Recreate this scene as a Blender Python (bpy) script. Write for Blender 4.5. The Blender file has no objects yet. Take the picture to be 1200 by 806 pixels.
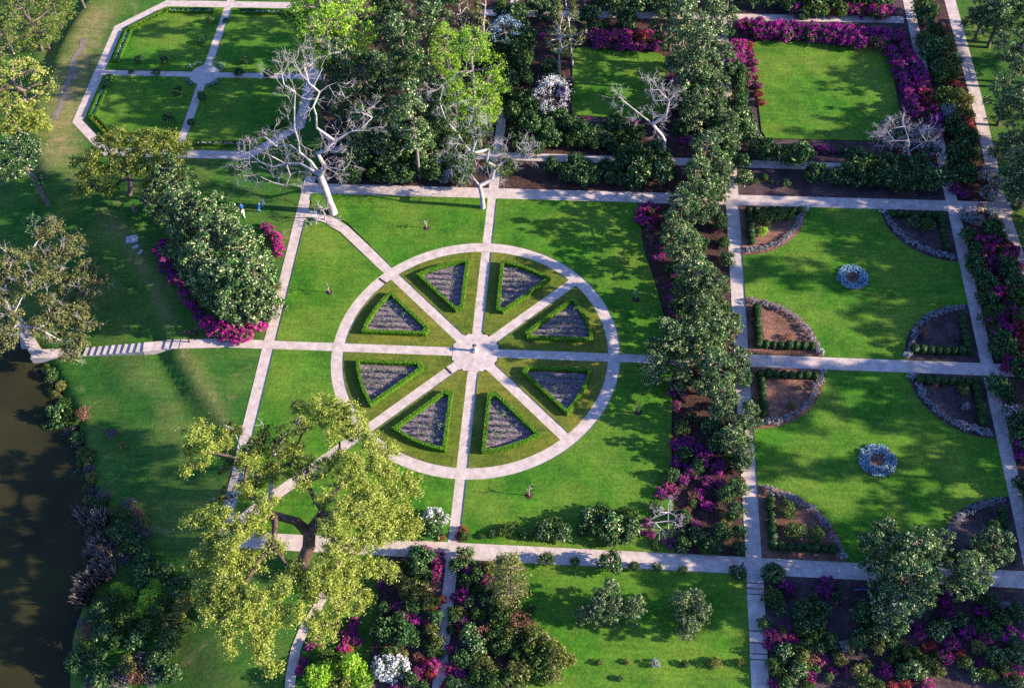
import bpy, bmesh, math, random
import numpy as np
from mathutils import Vector, Matrix
from mathutils.geometry import tessellate_polygon

rad = math.radians
S = bpy.context.scene
COL = S.collection

# ------------------------------------------------------------------ survey
W0, H0 = 1200.0, 806.0
FOC = 1300.9
CAM = np.array([14.418, -79.767, 112.184])
PIT, YAW, ROL = 0.6308, 0.1216, -0.0612

def _rz(a):
    c, s = math.cos(a), math.sin(a)
    return np.array([[c, -s, 0], [s, c, 0], [0, 0, 1]])

def _rx(a):
    c, s = math.cos(a), math.sin(a)
    return np.array([[1, 0, 0], [0, c, -s], [0, s, c]])

ROT = _rz(YAW) @ _rx(PIT) @ _rz(ROL)

def G(px, py, z=0.0):
    d = ROT @ np.array([(px - W0 / 2) / FOC, -(py - H0 / 2) / FOC, -1.0])
    t = (z - CAM[2]) / d[2]
    return CAM + t * d

def P(p):
    q = (np.asarray(p, float) - CAM) @ ROT
    return W0 / 2 + FOC * q[0] / -q[2], H0 / 2 - FOC * q[1] / -q[2]

def smooth(t):
    t = np.clip(t, 0, 1)
    return t * t * (3 - 2 * t)

def poly_dist(x, y, pts):
    """signed distance to an open polyline, positive on its right-hand side (walking along it)"""
    x = np.asarray(x, float); y = np.asarray(y, float)
    best = np.full(x.shape, 1e9); sign = np.ones(x.shape)
    for (ax, ay), (bx, by) in zip(pts[:-1], pts[1:]):
        ex, ey = bx - ax, by - ay
        L = ex * ex + ey * ey
        t = np.clip(((x - ax) * ex + (y - ay) * ey) / L, 0, 1)
        dx, dy = x - (ax + t * ex), y - (ay + t * ey)
        d = np.hypot(dx, dy)
        c = ex * (y - ay) - ey * (x - ax)
        m = d < best - 1e-6
        best = np.where(m, d, best)
        sign = np.where(m, np.where(c < 0, 1.0, -1.0), sign)
    return best * sign

WATER_Z = -3.3
EDGE = [tuple(G(*q)[:2]) for q in [(150, -60), (102, 8), (80, 45), (62, 85), (48, 118), (40, 150), (55, 195), (95, 235), (138, 268), (165, 300),
                                   (185, 345), (203, 385), (212, 412), (235, 452), (268, 494), (292, 540), (300, 600), (300, 680), (315, 760), (330, 850), (330, 960)]]
SHORE = [tuple(G(q[0], q[1], WATER_Z)[:2]) for q in [(-220, 385), (0, 398), (36, 412), (60, 452), (82, 497), (96, 545), (108, 600),
                                                     (104, 650), (92, 700), (76, 745), (72, 800), (70, 900), (60, 1000)]]

def terrain(x, y):
    x = np.asarray(x, float); y = np.asarray(y, float)
    s = poly_dist(x, y, EDGE)
    wd = 3.0 + 9.0 * smooth((-15.0 - y) / 9.0)
    z = -1.15 * smooth((s - 0.1) / wd) - 1.2 * smooth((s - 4.0) / 10.0)
    w = poly_dist(x, y, SHORE)
    bank = smooth((w + 2.2) / 2.6)
    z = z * (1 - bank) + (-4.3) * bank
    low = (0.32 * smooth((-28.0 - y) / 1.9) + 0.45 * smooth((-33.4 - y) / 3.8)) * smooth((x + 12.0) / 8.0)
    return z - low

def tz(x, y):
    return float(terrain(np.array([x]), np.array([y]))[0])

def GT(px, py, dz=0.0):
    z = 0.0
    for _ in range(8):
        p = G(px, py, z + dz)
        z = tz(p[0], p[1])
    return np.array([p[0], p[1], z])

# ------------------------------------------------------------------ materials
def new_mat(name):
    m = bpy.data.materials.new(name); m.use_nodes = True
    nt = m.node_tree
    for n in list(nt.nodes): nt.nodes.remove(n)
    out = nt.nodes.new('ShaderNodeOutputMaterial')
    return m, nt, out

def ramp(nt, stops, fac):
    r = nt.nodes.new('ShaderNodeValToRGB')
    e = r.color_ramp.elements
    while len(e) > 1: e.remove(e[0])
    e[0].position = stops[0][0]; e[0].color = (*stops[0][1], 1)
    for p, c in stops[1:]:
        k = e.new(p); k.color = (*c, 1)
    nt.links.new(fac, r.inputs['Fac'])
    return r.outputs['Color']

def noise(nt, scale, detail=4, rough=0.55, vec=None, dist=0.0):
    n = nt.nodes.new('ShaderNodeTexNoise')
    n.inputs['Scale'].default_value = scale; n.inputs['Detail'].default_value = detail
    n.inputs['Roughness'].default_value = rough; n.inputs['Distortion'].default_value = dist
    if vec is not None: nt.links.new(vec, n.inputs['Vector'])
    return n.outputs['Fac']

def mix(nt, a, b, fac, mode='MIX'):
    m = nt.nodes.new('ShaderNodeMix'); m.data_type = 'RGBA'; m.blend_type = mode
    for sock, v in ((m.inputs['Factor'], fac), (m.inputs['A'], a), (m.inputs['B'], b)):
        if hasattr(v, 'links'): nt.links.new(v, sock)
        elif isinstance(v, tuple): sock.default_value = (*v, 1)
        else: sock.default_value = v
    return m.outputs['Result']

def world_pos(nt, scale=(1, 1, 1)):
    g = nt.nodes.new('ShaderNodeNewGeometry')
    mp = nt.nodes.new('ShaderNodeMapping'); mp.inputs['Scale'].default_value = scale
    nt.links.new(g.outputs['Position'], mp.inputs['Vector'])
    return mp.outputs['Vector']

def bsdf(nt, out, col, rough=0.9, spec=0.2, bump=None, bstr=0.3, bdist=0.05):
    b = nt.nodes.new('ShaderNodeBsdfPrincipled')
    if hasattr(col, 'links'): nt.links.new(col, b.inputs['Base Color'])
    else: b.inputs['Base Color'].default_value = (*col, 1)
    b.inputs['Roughness'].default_value = rough
    b.inputs['Specular IOR Level'].default_value = spec
    if bump is not None:
        k = nt.nodes.new('ShaderNodeBump'); k.inputs['Strength'].default_value = bstr; k.inputs['Distance'].default_value = bdist
        nt.links.new(bump, k.inputs['Height']); nt.links.new(k.outputs['Normal'], b.inputs['Normal'])
    nt.links.new(b.outputs['BSDF'], out.inputs['Surface'])
    return b

def lawn_mat(name, dark, mid, dry, dry_at=0.62, worn=None):
    m, nt, out = new_mat(name)
    v = world_pos(nt)
    big = noise(nt, 0.10, 6, 0.65, v)
    med = noise(nt, 0.42, 8, 0.72, v, 0.4)
    fine = noise(nt, 2.6, 8, 0.8, v)
    streak = noise(nt, 1.0, 4, 0.6, world_pos(nt, (0.18, 2.2, 1)))
    c1 = ramp(nt, [(0.30, dark), (0.50, tuple((a + b) / 2 for a, b in zip(dark, mid))), (0.68, mid)], med)
    c2 = mix(nt, c1, dry, ramp(nt, [(dry_at - 0.12, (0, 0, 0)), (dry_at + 0.18, (0.8, 0.8, 0.8))], big))
    sp = ramp(nt, [(0.58, (0, 0, 0)), (0.78, (0.55, 0.55, 0.55))], noise(nt, 0.9, 6, 0.7, v))
    c2 = mix(nt, c2, dry, sp)
    if worn:
        at = nt.nodes.new('ShaderNodeAttribute'); at.attribute_name = 'wear'
        mm = nt.nodes.new('ShaderNodeMath'); mm.operation = 'MULTIPLY'; nt.links.new(at.outputs['Fac'], mm.inputs[0])
        nt.links.new(ramp(nt, [(0.36, (0.25, 0.25, 0.25)), (0.62, (1, 1, 1))], noise(nt, 0.55, 6, 0.7, v)), mm.inputs[1])
        c2 = mix(nt, c2, worn, mm.outputs[0])
        c2 = mix(nt, c2, worn, ramp(nt, [(0.60, (0, 0, 0)), (0.72, (0.7, 0.7, 0.7))], noise(nt, 0.17, 7, 0.7, v, 0.6)))
    f = ramp(nt, [(0.28, (0.42, 0.48, 0.42)), (0.5, (1, 1, 1)), (0.74, (1.6, 1.5, 1.5))], fine)
    c3 = mix(nt, c2, f, 1.0, 'MULTIPLY')
    c3 = mix(nt, c3, ramp(nt, [(0.35, (0.86, 0.88, 0.86)), (0.65, (1.12, 1.1, 1.1))], streak), 1.0, 'MULTIPLY')
    bsdf(nt, out, c3, 0.95, 0.08, fine, 0.7, 0.10)
    return m

def soil_mat(name, a, b, c, scale=3.0):
    m, nt, out = new_mat(name)
    v = world_pos(nt)
    n1 = noise(nt, scale, 8, 0.75, v); n2 = noise(nt, 0.35, 4, 0.6, v)
    c1 = ramp(nt, [(0.3, a), (0.55, b), (0.72, c)], n1)
    c2 = mix(nt, c1, ramp(nt, [(0.35, (0.5, 0.5, 0.5)), (0.65, (1.25, 1.2, 1.15))], n2), 1.0, 'MULTIPLY')
    bsdf(nt, out, c2, 0.95, 0.1, n1, 0.8, 0.12)
    return m

def leaf_mat(name, stops, rough=0.5, spec=0.3, trans=0.22, var=0.25):
    m, nt, out = new_mat(name)
    g = nt.nodes.new('ShaderNodeNewGeometry')
    col = ramp(nt, stops, g.outputs['Random Per Island'])
    oi = nt.nodes.new('ShaderNodeObjectInfo')
    tint = ramp(nt, [(0.0, (1 - var, 1 - var * 0.8, 1 - var)), (0.5, (1, 1, 1)), (1.0, (1 + var, 1 + var * 0.8, 1 + var * 0.6))], oi.outputs['Random'])
    col = mix(nt, col, tint, 1.0, 'MULTIPLY')
    b = nt.nodes.new('ShaderNodeBsdfPrincipled')
    nt.links.new(col, b.inputs['Base Color'])
    b.inputs['Roughness'].default_value = rough; b.inputs['Specular IOR Level'].default_value = spec
    t = nt.nodes.new('ShaderNodeBsdfTranslucent'); nt.links.new(col, t.inputs['Color'])
    mx = nt.nodes.new('ShaderNodeMixShader'); mx.inputs['Fac'].default_value = trans
    nt.links.new(b.outputs['BSDF'], mx.inputs[1]); nt.links.new(t.outputs['BSDF'], mx.inputs[2])
    nt.links.new(mx.outputs['Shader'], out.inputs['Surface'])
    return m

def bark_mat(name, a, b, scale=1.2):
    m, nt, out = new_mat(name)
    tc = nt.nodes.new('ShaderNodeTexCoord')
    n = noise(nt, scale, 6, 0.7, tc.outputs['Object'])
    bsdf(nt, out, ramp(nt, [(0.35, a), (0.65, b)], n), 0.9, 0.15, n, 0.6, 0.1)
    return m

def flat_mat(name, c, rough=0.7, spec=0.3, sc=4.0, amp=0.25):
    m, nt, out = new_mat(name)
    tc = nt.nodes.new('ShaderNodeTexCoord')
    n = noise(nt, sc, 4, 0.6, tc.outputs['Object'])
    lo = tuple(x * (1 - amp) for x in c); hi = tuple(min(1, x * (1 + amp)) for x in c)
    bsdf(nt, out, ramp(nt, [(0.35, lo), (0.65, hi)], n), rough, spec)
    return m

M = {}
M['lawn'] = lawn_mat('lawn_grass', (0.022, 0.092, 0.009), (0.066, 0.200, 0.013), (0.165, 0.220, 0.028), 0.53)
M['dry_lawn'] = lawn_mat('dry_lawn_grass', (0.055, 0.095, 0.012), (0.125, 0.155, 0.018), (0.21, 0.185, 0.032), 0.55)
M['meadow'] = lawn_mat('meadow_grass', (0.017, 0.074, 0.012), (0.047, 0.148, 0.017), (0.135, 0.165, 0.034), 0.55, (0.28, 0.215, 0.09))
M['mulch'] = soil_mat('pine_mulch', (0.030, 0.016, 0.014), (0.075, 0.042, 0.034), (0.17, 0.10, 0.07), 2.6)
M['bark_mulch'] = soil_mat('bark_mulch', (0.11, 0.052, 0.034), (0.235, 0.12, 0.078), (0.38, 0.24, 0.17), 3.5)
M['dark_soil'] = soil_mat('dark_soil', (0.04, 0.026, 0.026), (0.09, 0.06, 0.058), (0.17, 0.12, 0.11), 2.4)

def rose_soil():
    m, nt, out = new_mat('rose_bed_soil')
    v = world_pos(nt)
    w = nt.nodes.new('ShaderNodeTexWave'); w.bands_direction = 'Y'
    w.inputs['Scale'].default_value = 0.38; w.inputs['Distortion'].default_value = 9.0; w.inputs['Detail'].default_value = 3
    nt.links.new(v, w.inputs['Vector'])
    n1 = noise(nt, 4.0, 6, 0.75, v)
    c = ramp(nt, [(0.30, (0.075, 0.055, 0.062)), (0.52, (0.19, 0.145, 0.15)), (0.72, (0.38, 0.30, 0.29))], n1)
    c = mix(nt, c, ramp(nt, [(0.1, (0.75, 0.73, 0.75)), (0.8, (1.2, 1.16, 1.16))], w.outputs['Color']), 1.0, 'MULTIPLY')
    bsdf(nt, out, c, 0.95, 0.1, n1, 0.7, 0.1)
    return m
M['rose_soil'] = rose_soil()

def path_mat(name, a, b):
    m, nt, out = new_mat(name)
    v = world_pos(nt)
    n1 = noise(nt, 1.1, 6, 0.65, v); n2 = noise(nt, 9.0, 3, 0.7, v)
    c = ramp(nt, [(0.3, a), (0.68, b)], n1)
    c = mix(nt, c, ramp(nt, [(0.3, (0.84, 0.84, 0.84)), (0.7, (1.1, 1.1, 1.1))], n2), 1.0, 'MULTIPLY')
    bsdf(nt, out, c, 0.95, 0.1, n2, 0.25, 0.02)
    return m
M['path'] = path_mat('sandy_gravel', (0.37, 0.30, 0.245), (0.61, 0.505, 0.415))
M['worn'] = path_mat('worn_earth', (0.12, 0.11, 0.075), (0.27, 0.22, 0.16))

def water_mat():
    m, nt, out = new_mat('pond_water')
    v = world_pos(nt, (1, 1, 1))
    n = noise(nt, 0.9, 3, 0.5, v)
    big = noise(nt, 0.08, 3, 0.5, v)
    bsdf(nt, out, ramp(nt, [(0.4, (0.024, 0.024, 0.010)), (0.75, (0.046, 0.042, 0.013))], big), 0.3, 0.06, n, 0.05, 0.05)
    return m
M['water'] = water_mat()

GLOSSY = [(0.0, (0.009, 0.040, 0.009)), (0.45, (0.028, 0.100, 0.022)), (0.66, (0.070, 0.175, 0.042)), (0.82, (0.20, 0.30, 0.10)), (0.90, (0.48, 0.51, 0.24)), (1.0, (0.80, 0.76, 0.44))]  # cream upper stops paint sun glints into the colour of random leaves
M['magnolia'] = leaf_mat('magnolia_leaves', GLOSSY, 0.5, 0.12, 0.22)
M['camellia'] = leaf_mat('camellia_leaves', [(0.0, (0.009, 0.034, 0.014)), (0.5, (0.028, 0.086, 0.024)), (0.80, (0.068, 0.150, 0.040)), (0.93, (0.18, 0.26, 0.08)), (1.0, (0.38, 0.42, 0.18))], 0.5, 0.13, 0.18)
M['green'] = leaf_mat('green_leaves', [(0.0, (0.018, 0.055, 0.008)), (0.6, (0.05, 0.115, 0.014)), (1.0, (0.12, 0.17, 0.025))], 0.55, 0.3, 0.25)
M['bright'] = leaf_mat('spring_leaves', [(0.0, (0.12, 0.29, 0.010)), (0.6, (0.29, 0.52, 0.03)), (1.0, (0.48, 0.62, 0.09))], 0.55, 0.3, 0.42)
M['oak'] = leaf_mat('live_oak_leaves', [(0.0, (0.12, 0.17, 0.020)), (0.4, (0.33, 0.40, 0.050)), (0.75, (0.50, 0.555, 0.100)), (1.0, (0.72, 0.71, 0.28))], 0.6, 0.08, 0.48)
M['oak_dull'] = leaf_mat('mossy_oak_leaves', [(0.0, (0.05, 0.065, 0.022)), (0.5, (0.15, 0.165, 0.055)), (0.85, (0.25, 0.25, 0.09)), (1.0, (0.38, 0.36, 0.14))], 0.7, 0.08, 0.25)
M['meadow_oak'] = leaf_mat('meadow_oak_leaves', [(0.0, (0.05, 0.10, 0.018)), (0.5, (0.15, 0.22, 0.04)), (1.0, (0.34, 0.38, 0.08))], 0.6, 0.1, 0.3)
M['oak_mid'] = leaf_mat('mid_oak_leaves', [(0.0, (0.06, 0.09, 0.014)), (0.45, (0.18, 0.225, 0.032)), (0.8, (0.30, 0.34, 0.065)), (1.0, (0.46, 0.47, 0.16))], 0.6, 0.08, 0.38)
M['oak_green'] = leaf_mat('oak_green_leaves', [(0.0, (0.03, 0.055, 0.010)), (0.5, (0.075, 0.10, 0.018)), (1.0, (0.17, 0.165, 0.03))], 0.6, 0.25, 0.25)
M['olive'] = leaf_mat('olive_leaves', [(0.0, (0.06, 0.085, 0.012)), (0.5, (0.13, 0.15, 0.022)), (1.0, (0.27, 0.26, 0.07))], 0.5, 0.35, 0.25)
M['box'] = leaf_mat('clipped_box_leaves', [(0.0, (0.055, 0.17, 0.004)), (0.5, (0.11, 0.27, 0.006)), (1.0, (0.18, 0.34, 0.012))], 0.55, 0.3, 0.2, 0.1)
M['box_dark'] = leaf_mat('box_ball_leaves', [(0.0, (0.008, 0.034, 0.006)), (0.6, (0.022, 0.07, 0.010)), (1.0, (0.06, 0.13, 0.02))], 0.5, 0.35, 0.15, 0.2)
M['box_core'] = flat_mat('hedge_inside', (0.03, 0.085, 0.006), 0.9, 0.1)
M['grey'] = leaf_mat('silver_leaves', [(0.0, (0.10, 0.115, 0.12)), (0.5, (0.27, 0.285, 0.285)), (0.85, (0.42, 0.42, 0.40)), (1.0, (0.58, 0.56, 0.5))], 0.7, 0.2, 0.12, 0.18)
M['rose'] = leaf_mat('rose_leaves', [(0.0, (0.04, 0.10, 0.035)), (0.6, (0.10, 0.19, 0.07)), (1.0, (0.24, 0.33, 0.17))], 0.45, 0.4, 0.2)
M['purple'] = leaf_mat('purple_blossoms', [(0.0, (0.16, 0.004, 0.14)), (0.5, (0.38, 0.008, 0.27)), (1.0, (0.60, 0.03, 0.38))], 0.7, 0.15, 0.25)  # magenta bloom made darker and bluer: shade put into the colour
M['magenta'] = leaf_mat('magenta_blossoms', [(0.0, (0.28, 0.004, 0.14)), (0.5, (0.52, 0.010, 0.26)), (1.0, (0.70, 0.05, 0.36))], 0.7, 0.15, 0.25)
M['red'] = leaf_mat('red_pink_blossoms', [(0.0, (0.30, 0.008, 0.035)), (0.5, (0.52, 0.022, 0.075)), (1.0, (0.62, 0.10, 0.12))], 0.7, 0.15, 0.25)
M['white'] = leaf_mat('white_blossoms', [(0.0, (0.50, 0.52, 0.54)), (0.5, (0.72, 0.73, 0.72)), (1.0, (0.82, 0.80, 0.72))], 0.7, 0.15, 0.25, 0.05)
M['bluewhite'] = leaf_mat('pale_blue_blossoms', [(0.0, (0.05, 0.15, 0.22)), (0.4, (0.16, 0.34, 0.43)), (0.75, (0.38, 0.58, 0.64)), (1.0, (0.75, 0.82, 0.82))], 0.7, 0.15, 0.2, 0.05)
M['lilac'] = leaf_mat('lilac_grey_blossoms', [(0.0, (0.20, 0.18, 0.24)), (0.6, (0.38, 0.34, 0.40)), (1.0, (0.58, 0.50, 0.52))], 0.8, 0.1, 0.25, 0.1)
M['yellow'] = leaf_mat('yellow_blossoms', [(0.0, (0.20, 0.20, 0.01)), (0.6, (0.42, 0.34, 0.02)), (1.0, (0.6, 0.45, 0.05))], 0.7, 0.15, 0.25, 0.05)
M['dusk'] = leaf_mat('dusky_twigs', [(0.0, (0.035, 0.028, 0.035)), (0.6, (0.10, 0.08, 0.095)), (1.0, (0.26, 0.21, 0.20))], 0.8, 0.1, 0.15)
M['rust'] = leaf_mat('rusty_leaves', [(0.0, (0.10, 0.05, 0.03)), (0.6, (0.24, 0.11, 0.07)), (1.0, (0.42, 0.22, 0.14))], 0.7, 0.15, 0.25)
M['reed'] = leaf_mat('dry_reed_blades', [(0.0, (0.08, 0.06, 0.05)), (0.5, (0.20, 0.16, 0.14)), (1.0, (0.46, 0.36, 0.28))], 0.8, 0.15, 0.2)
M['bark'] = bark_mat('grey_brown_bark', (0.07, 0.05, 0.04), (0.20, 0.155, 0.125))
M['pale_bark'] = bark_mat('pale_bark', (0.26, 0.21, 0.18), (0.50, 0.43, 0.38))
M['mid_bark'] = bark_mat('mid_grey_bark', (0.10, 0.08, 0.065), (0.27, 0.22, 0.185))
M['dead_bark'] = bark_mat('bleached_bark', (0.22, 0.195, 0.185), (0.54, 0.49, 0.46), 0.8)
M['oak_bark'] = bark_mat('oak_bark', (0.045, 0.03, 0.022), (0.17, 0.11, 0.075), 0.9)
M['stone'] = flat_mat('weathered_stone', (0.42, 0.40, 0.38), 0.9, 0.15, 3.0, 0.3)
M['bronze'] = flat_mat('bronze', (0.12, 0.10, 0.06), 0.4, 0.5)
M['wood'] = flat_mat('dark_wood', (0.035, 0.026, 0.022), 0.7, 0.3, 6.0)
M['post'] = flat_mat('weathered_post', (0.26, 0.14, 0.10), 0.85, 0.2, 5.0)
M['iron'] = flat_mat('dark_iron', (0.025, 0.022, 0.022), 0.6, 0.4)
M['hose'] = flat_mat('blue_hose', (0.10, 0.20, 0.42), 0.5, 0.4)
M['skin'] = flat_mat('skin', (0.45, 0.26, 0.19), 0.6, 0.3)
M['hair'] = flat_mat('brown_hair', (0.06, 0.035, 0.02), 0.7, 0.3)
M['blue_cloth'] = flat_mat('blue_cloth', (0.03, 0.13, 0.48), 0.85, 0.1)
M['white_cloth'] = flat_mat('white_cloth', (0.72, 0.70, 0.68), 0.85, 0.1)
M['dark_cloth'] = flat_mat('dark_cloth', (0.03, 0.03, 0.05), 0.85, 0.1)
M['tan_cloth'] = flat_mat('tan_cloth', (0.42, 0.28, 0.17), 0.85, 0.1)

# ------------------------------------------------------------------ object helpers
def link(o, parent=None):
    COL.objects.link(o)
    if parent is not None: o.parent = parent
    return o

def mesh_np(name, V, F, mat, parent=None, smooth_=False, mats=None):
    """V (n,3), F list of arrays or (m,k) array with a fixed k"""
    me = bpy.data.meshes.new(name)
    V = np.asarray(V, dtype=np.float32)
    if isinstance(F, np.ndarray):
        k = F.shape[1]; m = F.shape[0]
        me.vertices.add(len(V)); me.vertices.foreach_set('co', V.ravel())
        me.loops.add(m * k); me.loops.foreach_set('vertex_index', F.astype(np.int32).ravel())
        me.polygons.add(m)
        me.polygons.foreach_set('loop_start', np.arange(0, m * k, k, dtype=np.int32))
        me.polygons.foreach_set('loop_total', np.full(m, k, dtype=np.int32))
        me.update(calc_edges=True)
    else:
        me.from_pydata([tuple(map(float, v)) for v in V], [], F); me.update()
    if smooth_: me.polygons.foreach_set('use_smooth', [True] * len(me.polygons))
    me.materials.append(mat)
    o = bpy.data.objects.new(name, me)
    return link(o, parent)

def tag(o, label, cat, group=None, kind=None):
    o['label'] = label; o['category'] = cat
    if group: o['group'] = group
    if kind: o['kind'] = kind
    return o

def struct(o):
    o['kind'] = 'structure'; return o

def empty(name, loc, rz=0.0, sc=1.0):
    o = bpy.data.objects.new(name, None); o.location = Vector(loc); o.rotation_euler = (0, 0, rz)
    o.scale = (sc, sc, sc) if not isinstance(sc, tuple) else sc
    o.empty_display_size = 0.3
    return link(o)

def bm_obj(name, bm, mat, parent=None, smooth_=False):
    me = bpy.data.meshes.new(name); bm.to_mesh(me); bm.free()
    if smooth_: me.polygons.foreach_set('use_smooth', [True] * len(me.polygons))
    me.materials.append(mat)
    return link(bpy.data.objects.new(name, me), parent)

def ordinal(n):
    w = ['', 'first', 'second', 'third', 'fourth', 'fifth', 'sixth', 'seventh', 'eighth', 'ninth', 'tenth', 'eleventh', 'twelfth',
         'thirteenth', 'fourteenth', 'fifteenth', 'sixteenth', 'seventeenth', 'eighteenth', 'nineteenth', 'twentieth']
    if n < len(w): return w[n]
    return f"{n}{'th' if 10 <= n % 100 <= 20 else {1: 'st', 2: 'nd', 3: 'rd'}.get(n % 10, 'th')}"

REG = {}
def reg(o, desc, where, axis='x'):
    """labels are written at the end, by order along the row or patch the thing stands in"""
    REG.setdefault((desc, where, axis), []).append(o)

def write_labels():
    for (desc, where, axis), lst in REG.items():
        if len(lst) == 1:
            lst[0]['label'] = f"{desc} {where}"; continue
        key = (lambda o: P(o.location)[0]) if axis == 'x' else (lambda o: P(o.location)[1])
        lst.sort(key=key)
        side = 'from left' if axis == 'x' else 'from top'
        for i, o in enumerate(lst):
            if axis == 'x':
                lo, hi = 'leftmost', 'rightmost'
            else:
                lo, hi = 'topmost', 'lowest'
            if i == 0: o['label'] = f"{lo} {desc} {where}"
            elif i == len(lst) - 1: o['label'] = f"{hi} {desc} {where}"
            else: o['label'] = f"{desc} {where}, {ordinal(i + 1)} {side}"

# ------------------------------------------------------------------ foliage
def quads(C, N, size, rng, aspect=0.6):
    """one pointed leaf quad at each centre"""
    n = len(C)
    N = N / (np.linalg.norm(N, axis=1, keepdims=True) + 1e-9)
    r = rng.normal(size=(n, 3))
    U = np.cross(N, r); U /= (np.linalg.norm(U, axis=1, keepdims=True) + 1e-9)
    Vv = np.cross(N, U)
    s = np.asarray(size).reshape(-1, 1) * np.ones((n, 1))
    a = C - U * s * 0.5; c = C + U * s * 0.5
    b = C + Vv * s * aspect * 0.5 + U * s * 0.06; d = C - Vv * s * aspect * 0.5 + U * s * 0.06
    V = np.stack([a, b, c, d], 1).reshape(-1, 3)
    F = np.arange(4 * n, dtype=np.int32).reshape(-1, 4)
    return V, F

def rand_dir(rng, n, zmin=-1.0):
    z = rng.uniform(zmin, 1, n); a = rng.uniform(0, 2 * math.pi, n)
    r = np.sqrt(np.maximum(0, 1 - z * z))
    return np.stack([r * np.cos(a), r * np.sin(a), z], 1)

def clump_leaves(centres, radii, n_per, leaf, rng, flat=0.7, outward=0.9, centre=None, jitter=0.45, loose=False):
    """leaves in a shell round each clump centre"""
    centres = np.asarray(centres, float); radii = np.asarray(radii, float)
    w = radii ** 2 / np.mean(radii ** 2)
    idx = np.repeat(np.arange(len(centres)), np.maximum(3, (n_per * w)).astype(int))
    n = len(idx)
    D = rand_dir(rng, n, -0.75)
    rr = radii[idx] * (rng.uniform(0.25, 1.0, n) ** 0.45) * rng.uniform(0.8, 1.15, n)
    if loose: rr = radii[idx] * np.abs(rng.normal(size=n)) * 0.62
    off = D * rr[:, None]; off[:, 2] *= flat
    C = centres[idx] + off
    N = D * outward + rng.normal(size=(n, 3)) * jitter
    N[:, 2] += 0.15
    size = leaf * rng.uniform(0.65, 1.35, n)
    return quads(C, N, size, rng)

def lobed(lobes, clump_r, density, rng):
    """clump centres over the outside of a group of ellipsoid lobes [(x,y,z,rx,ry,rz)]"""
    out = []
    for i, (x, y, z, rx, ry, rz) in enumerate(lobes):
        area = 4 * math.pi * ((rx * ry + rx * rz + ry * rz) / 3)
        k = max(4, int(area * density / (math.pi * clump_r ** 2)))
        D = rand_dir(rng, k, -0.7)
        Pp = np.array([x, y, z]) + D * np.array([rx, ry, rz]) * rng.uniform(0.72, 1.04, (k, 1))
        keep = np.ones(k, bool)
        for j, (a, b, c, ra, rb, rc) in enumerate(lobes):
            if j != i:
                q = ((Pp - np.array([a, b, c])) / np.array([ra, rb, rc])); keep &= (q ** 2).sum(1) > 0.55
        out.append(Pp[keep])
    Pp = np.concatenate(out)
    return Pp[Pp[:, 2] > 0.12]

def tubes(segs, sides=6):
    V, F = [], []
    for p0, p1, r0, r1 in segs:
        p0 = np.asarray(p0, float); p1 = np.asarray(p1, float)
        d = p1 - p0; L = np.linalg.norm(d)
        if L < 1e-5: continue
        d /= L
        h = np.array([0, 0, 1.0]) if abs(d[2]) < 0.9 else np.array([1.0, 0, 0])
        u = np.cross(d, h); u /= np.linalg.norm(u); v = np.cross(d, u)
        ang = np.arange(sides) * 2 * math.pi / sides
        ring = np.cos(ang)[:, None] * u + np.sin(ang)[:, None] * v
        b = len(V)
        V += list(p0 + ring * r0) + list(p1 + d * r1 * 0.3 + ring * r1)
        for i in range(sides):
            j = (i + 1) % sides
            F.append((b + i, b + j, b + sides + j, b + sides + i))
    return np.array(V), np.array(F, dtype=np.int32)

def grow(trunk, targets, rng, r_base, r_tip=0.04, wig=0.12, arch=0.0, from_i=1, expo=0.5):
    """branches from a trunk polyline to target points; returns segments with tapering radii"""
    nodes = [np.asarray(p, float) for p in trunk]; par = list(range(-1, len(nodes) - 1)); dep = [0.0] * len(nodes)
    n_tr = len(nodes)
    top = nodes[-1]
    order = sorted(range(len(targets)), key=lambda i: np.linalg.norm(np.asarray(targets[i]) - top))
    tips = []
    for i in order:
        t = np.asarray(targets[i], float)
        best, bi = 1e9, n_tr - 1
        for k in range(from_i, len(nodes)):
            dv = t - nodes[k]
            d = np.linalg.norm(dv) + 0.30 * dep[k] + (0.8 * max(0, nodes[k][2] - t[2]))
            if d < best: best, bi = d, k
        a = nodes[bi]; L = np.linalg.norm(t - a)
        m = max(1, int(L / 1.6))
        prev = bi
        for s in range(1, m + 1):
            f = s / m
            q = a + (t - a) * f
            if s < m:
                q = q + rng.normal(size=3) * L * wig * 0.35 + np.array([0, 0, arch * L * math.sin(math.pi * f)])
            nodes.append(q); par.append(prev); dep.append(dep[prev] + L / m); prev = len(nodes) - 1
        tips.append(prev)
    cnt = [0.0] * len(nodes)
    for t in tips:
        k = t
        while k >= 0:
            cnt[k] += 1; k = par[k]
    for k in range(n_tr): cnt[k] = max(cnt[k], 1)
    tot = max(1.0, cnt[0])
    rr = [r_tip + (r_base - r_tip) * (c / tot) ** expo if c > 1 else r_tip for c in cnt]
    for k in range(n_tr):
        rr[k] = max(rr[k], r_base * (1 - 0.45 * k / max(1, n_tr - 1)))
    rr[0] *= 1.25
    segs = []
    for k in range(1, len(nodes)):
        segs.append((nodes[par[k]], nodes[k], min(rr[par[k]], rr[k] * 1.6), rr[k]))
    return segs, [nodes[t] for t in tips]

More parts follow.
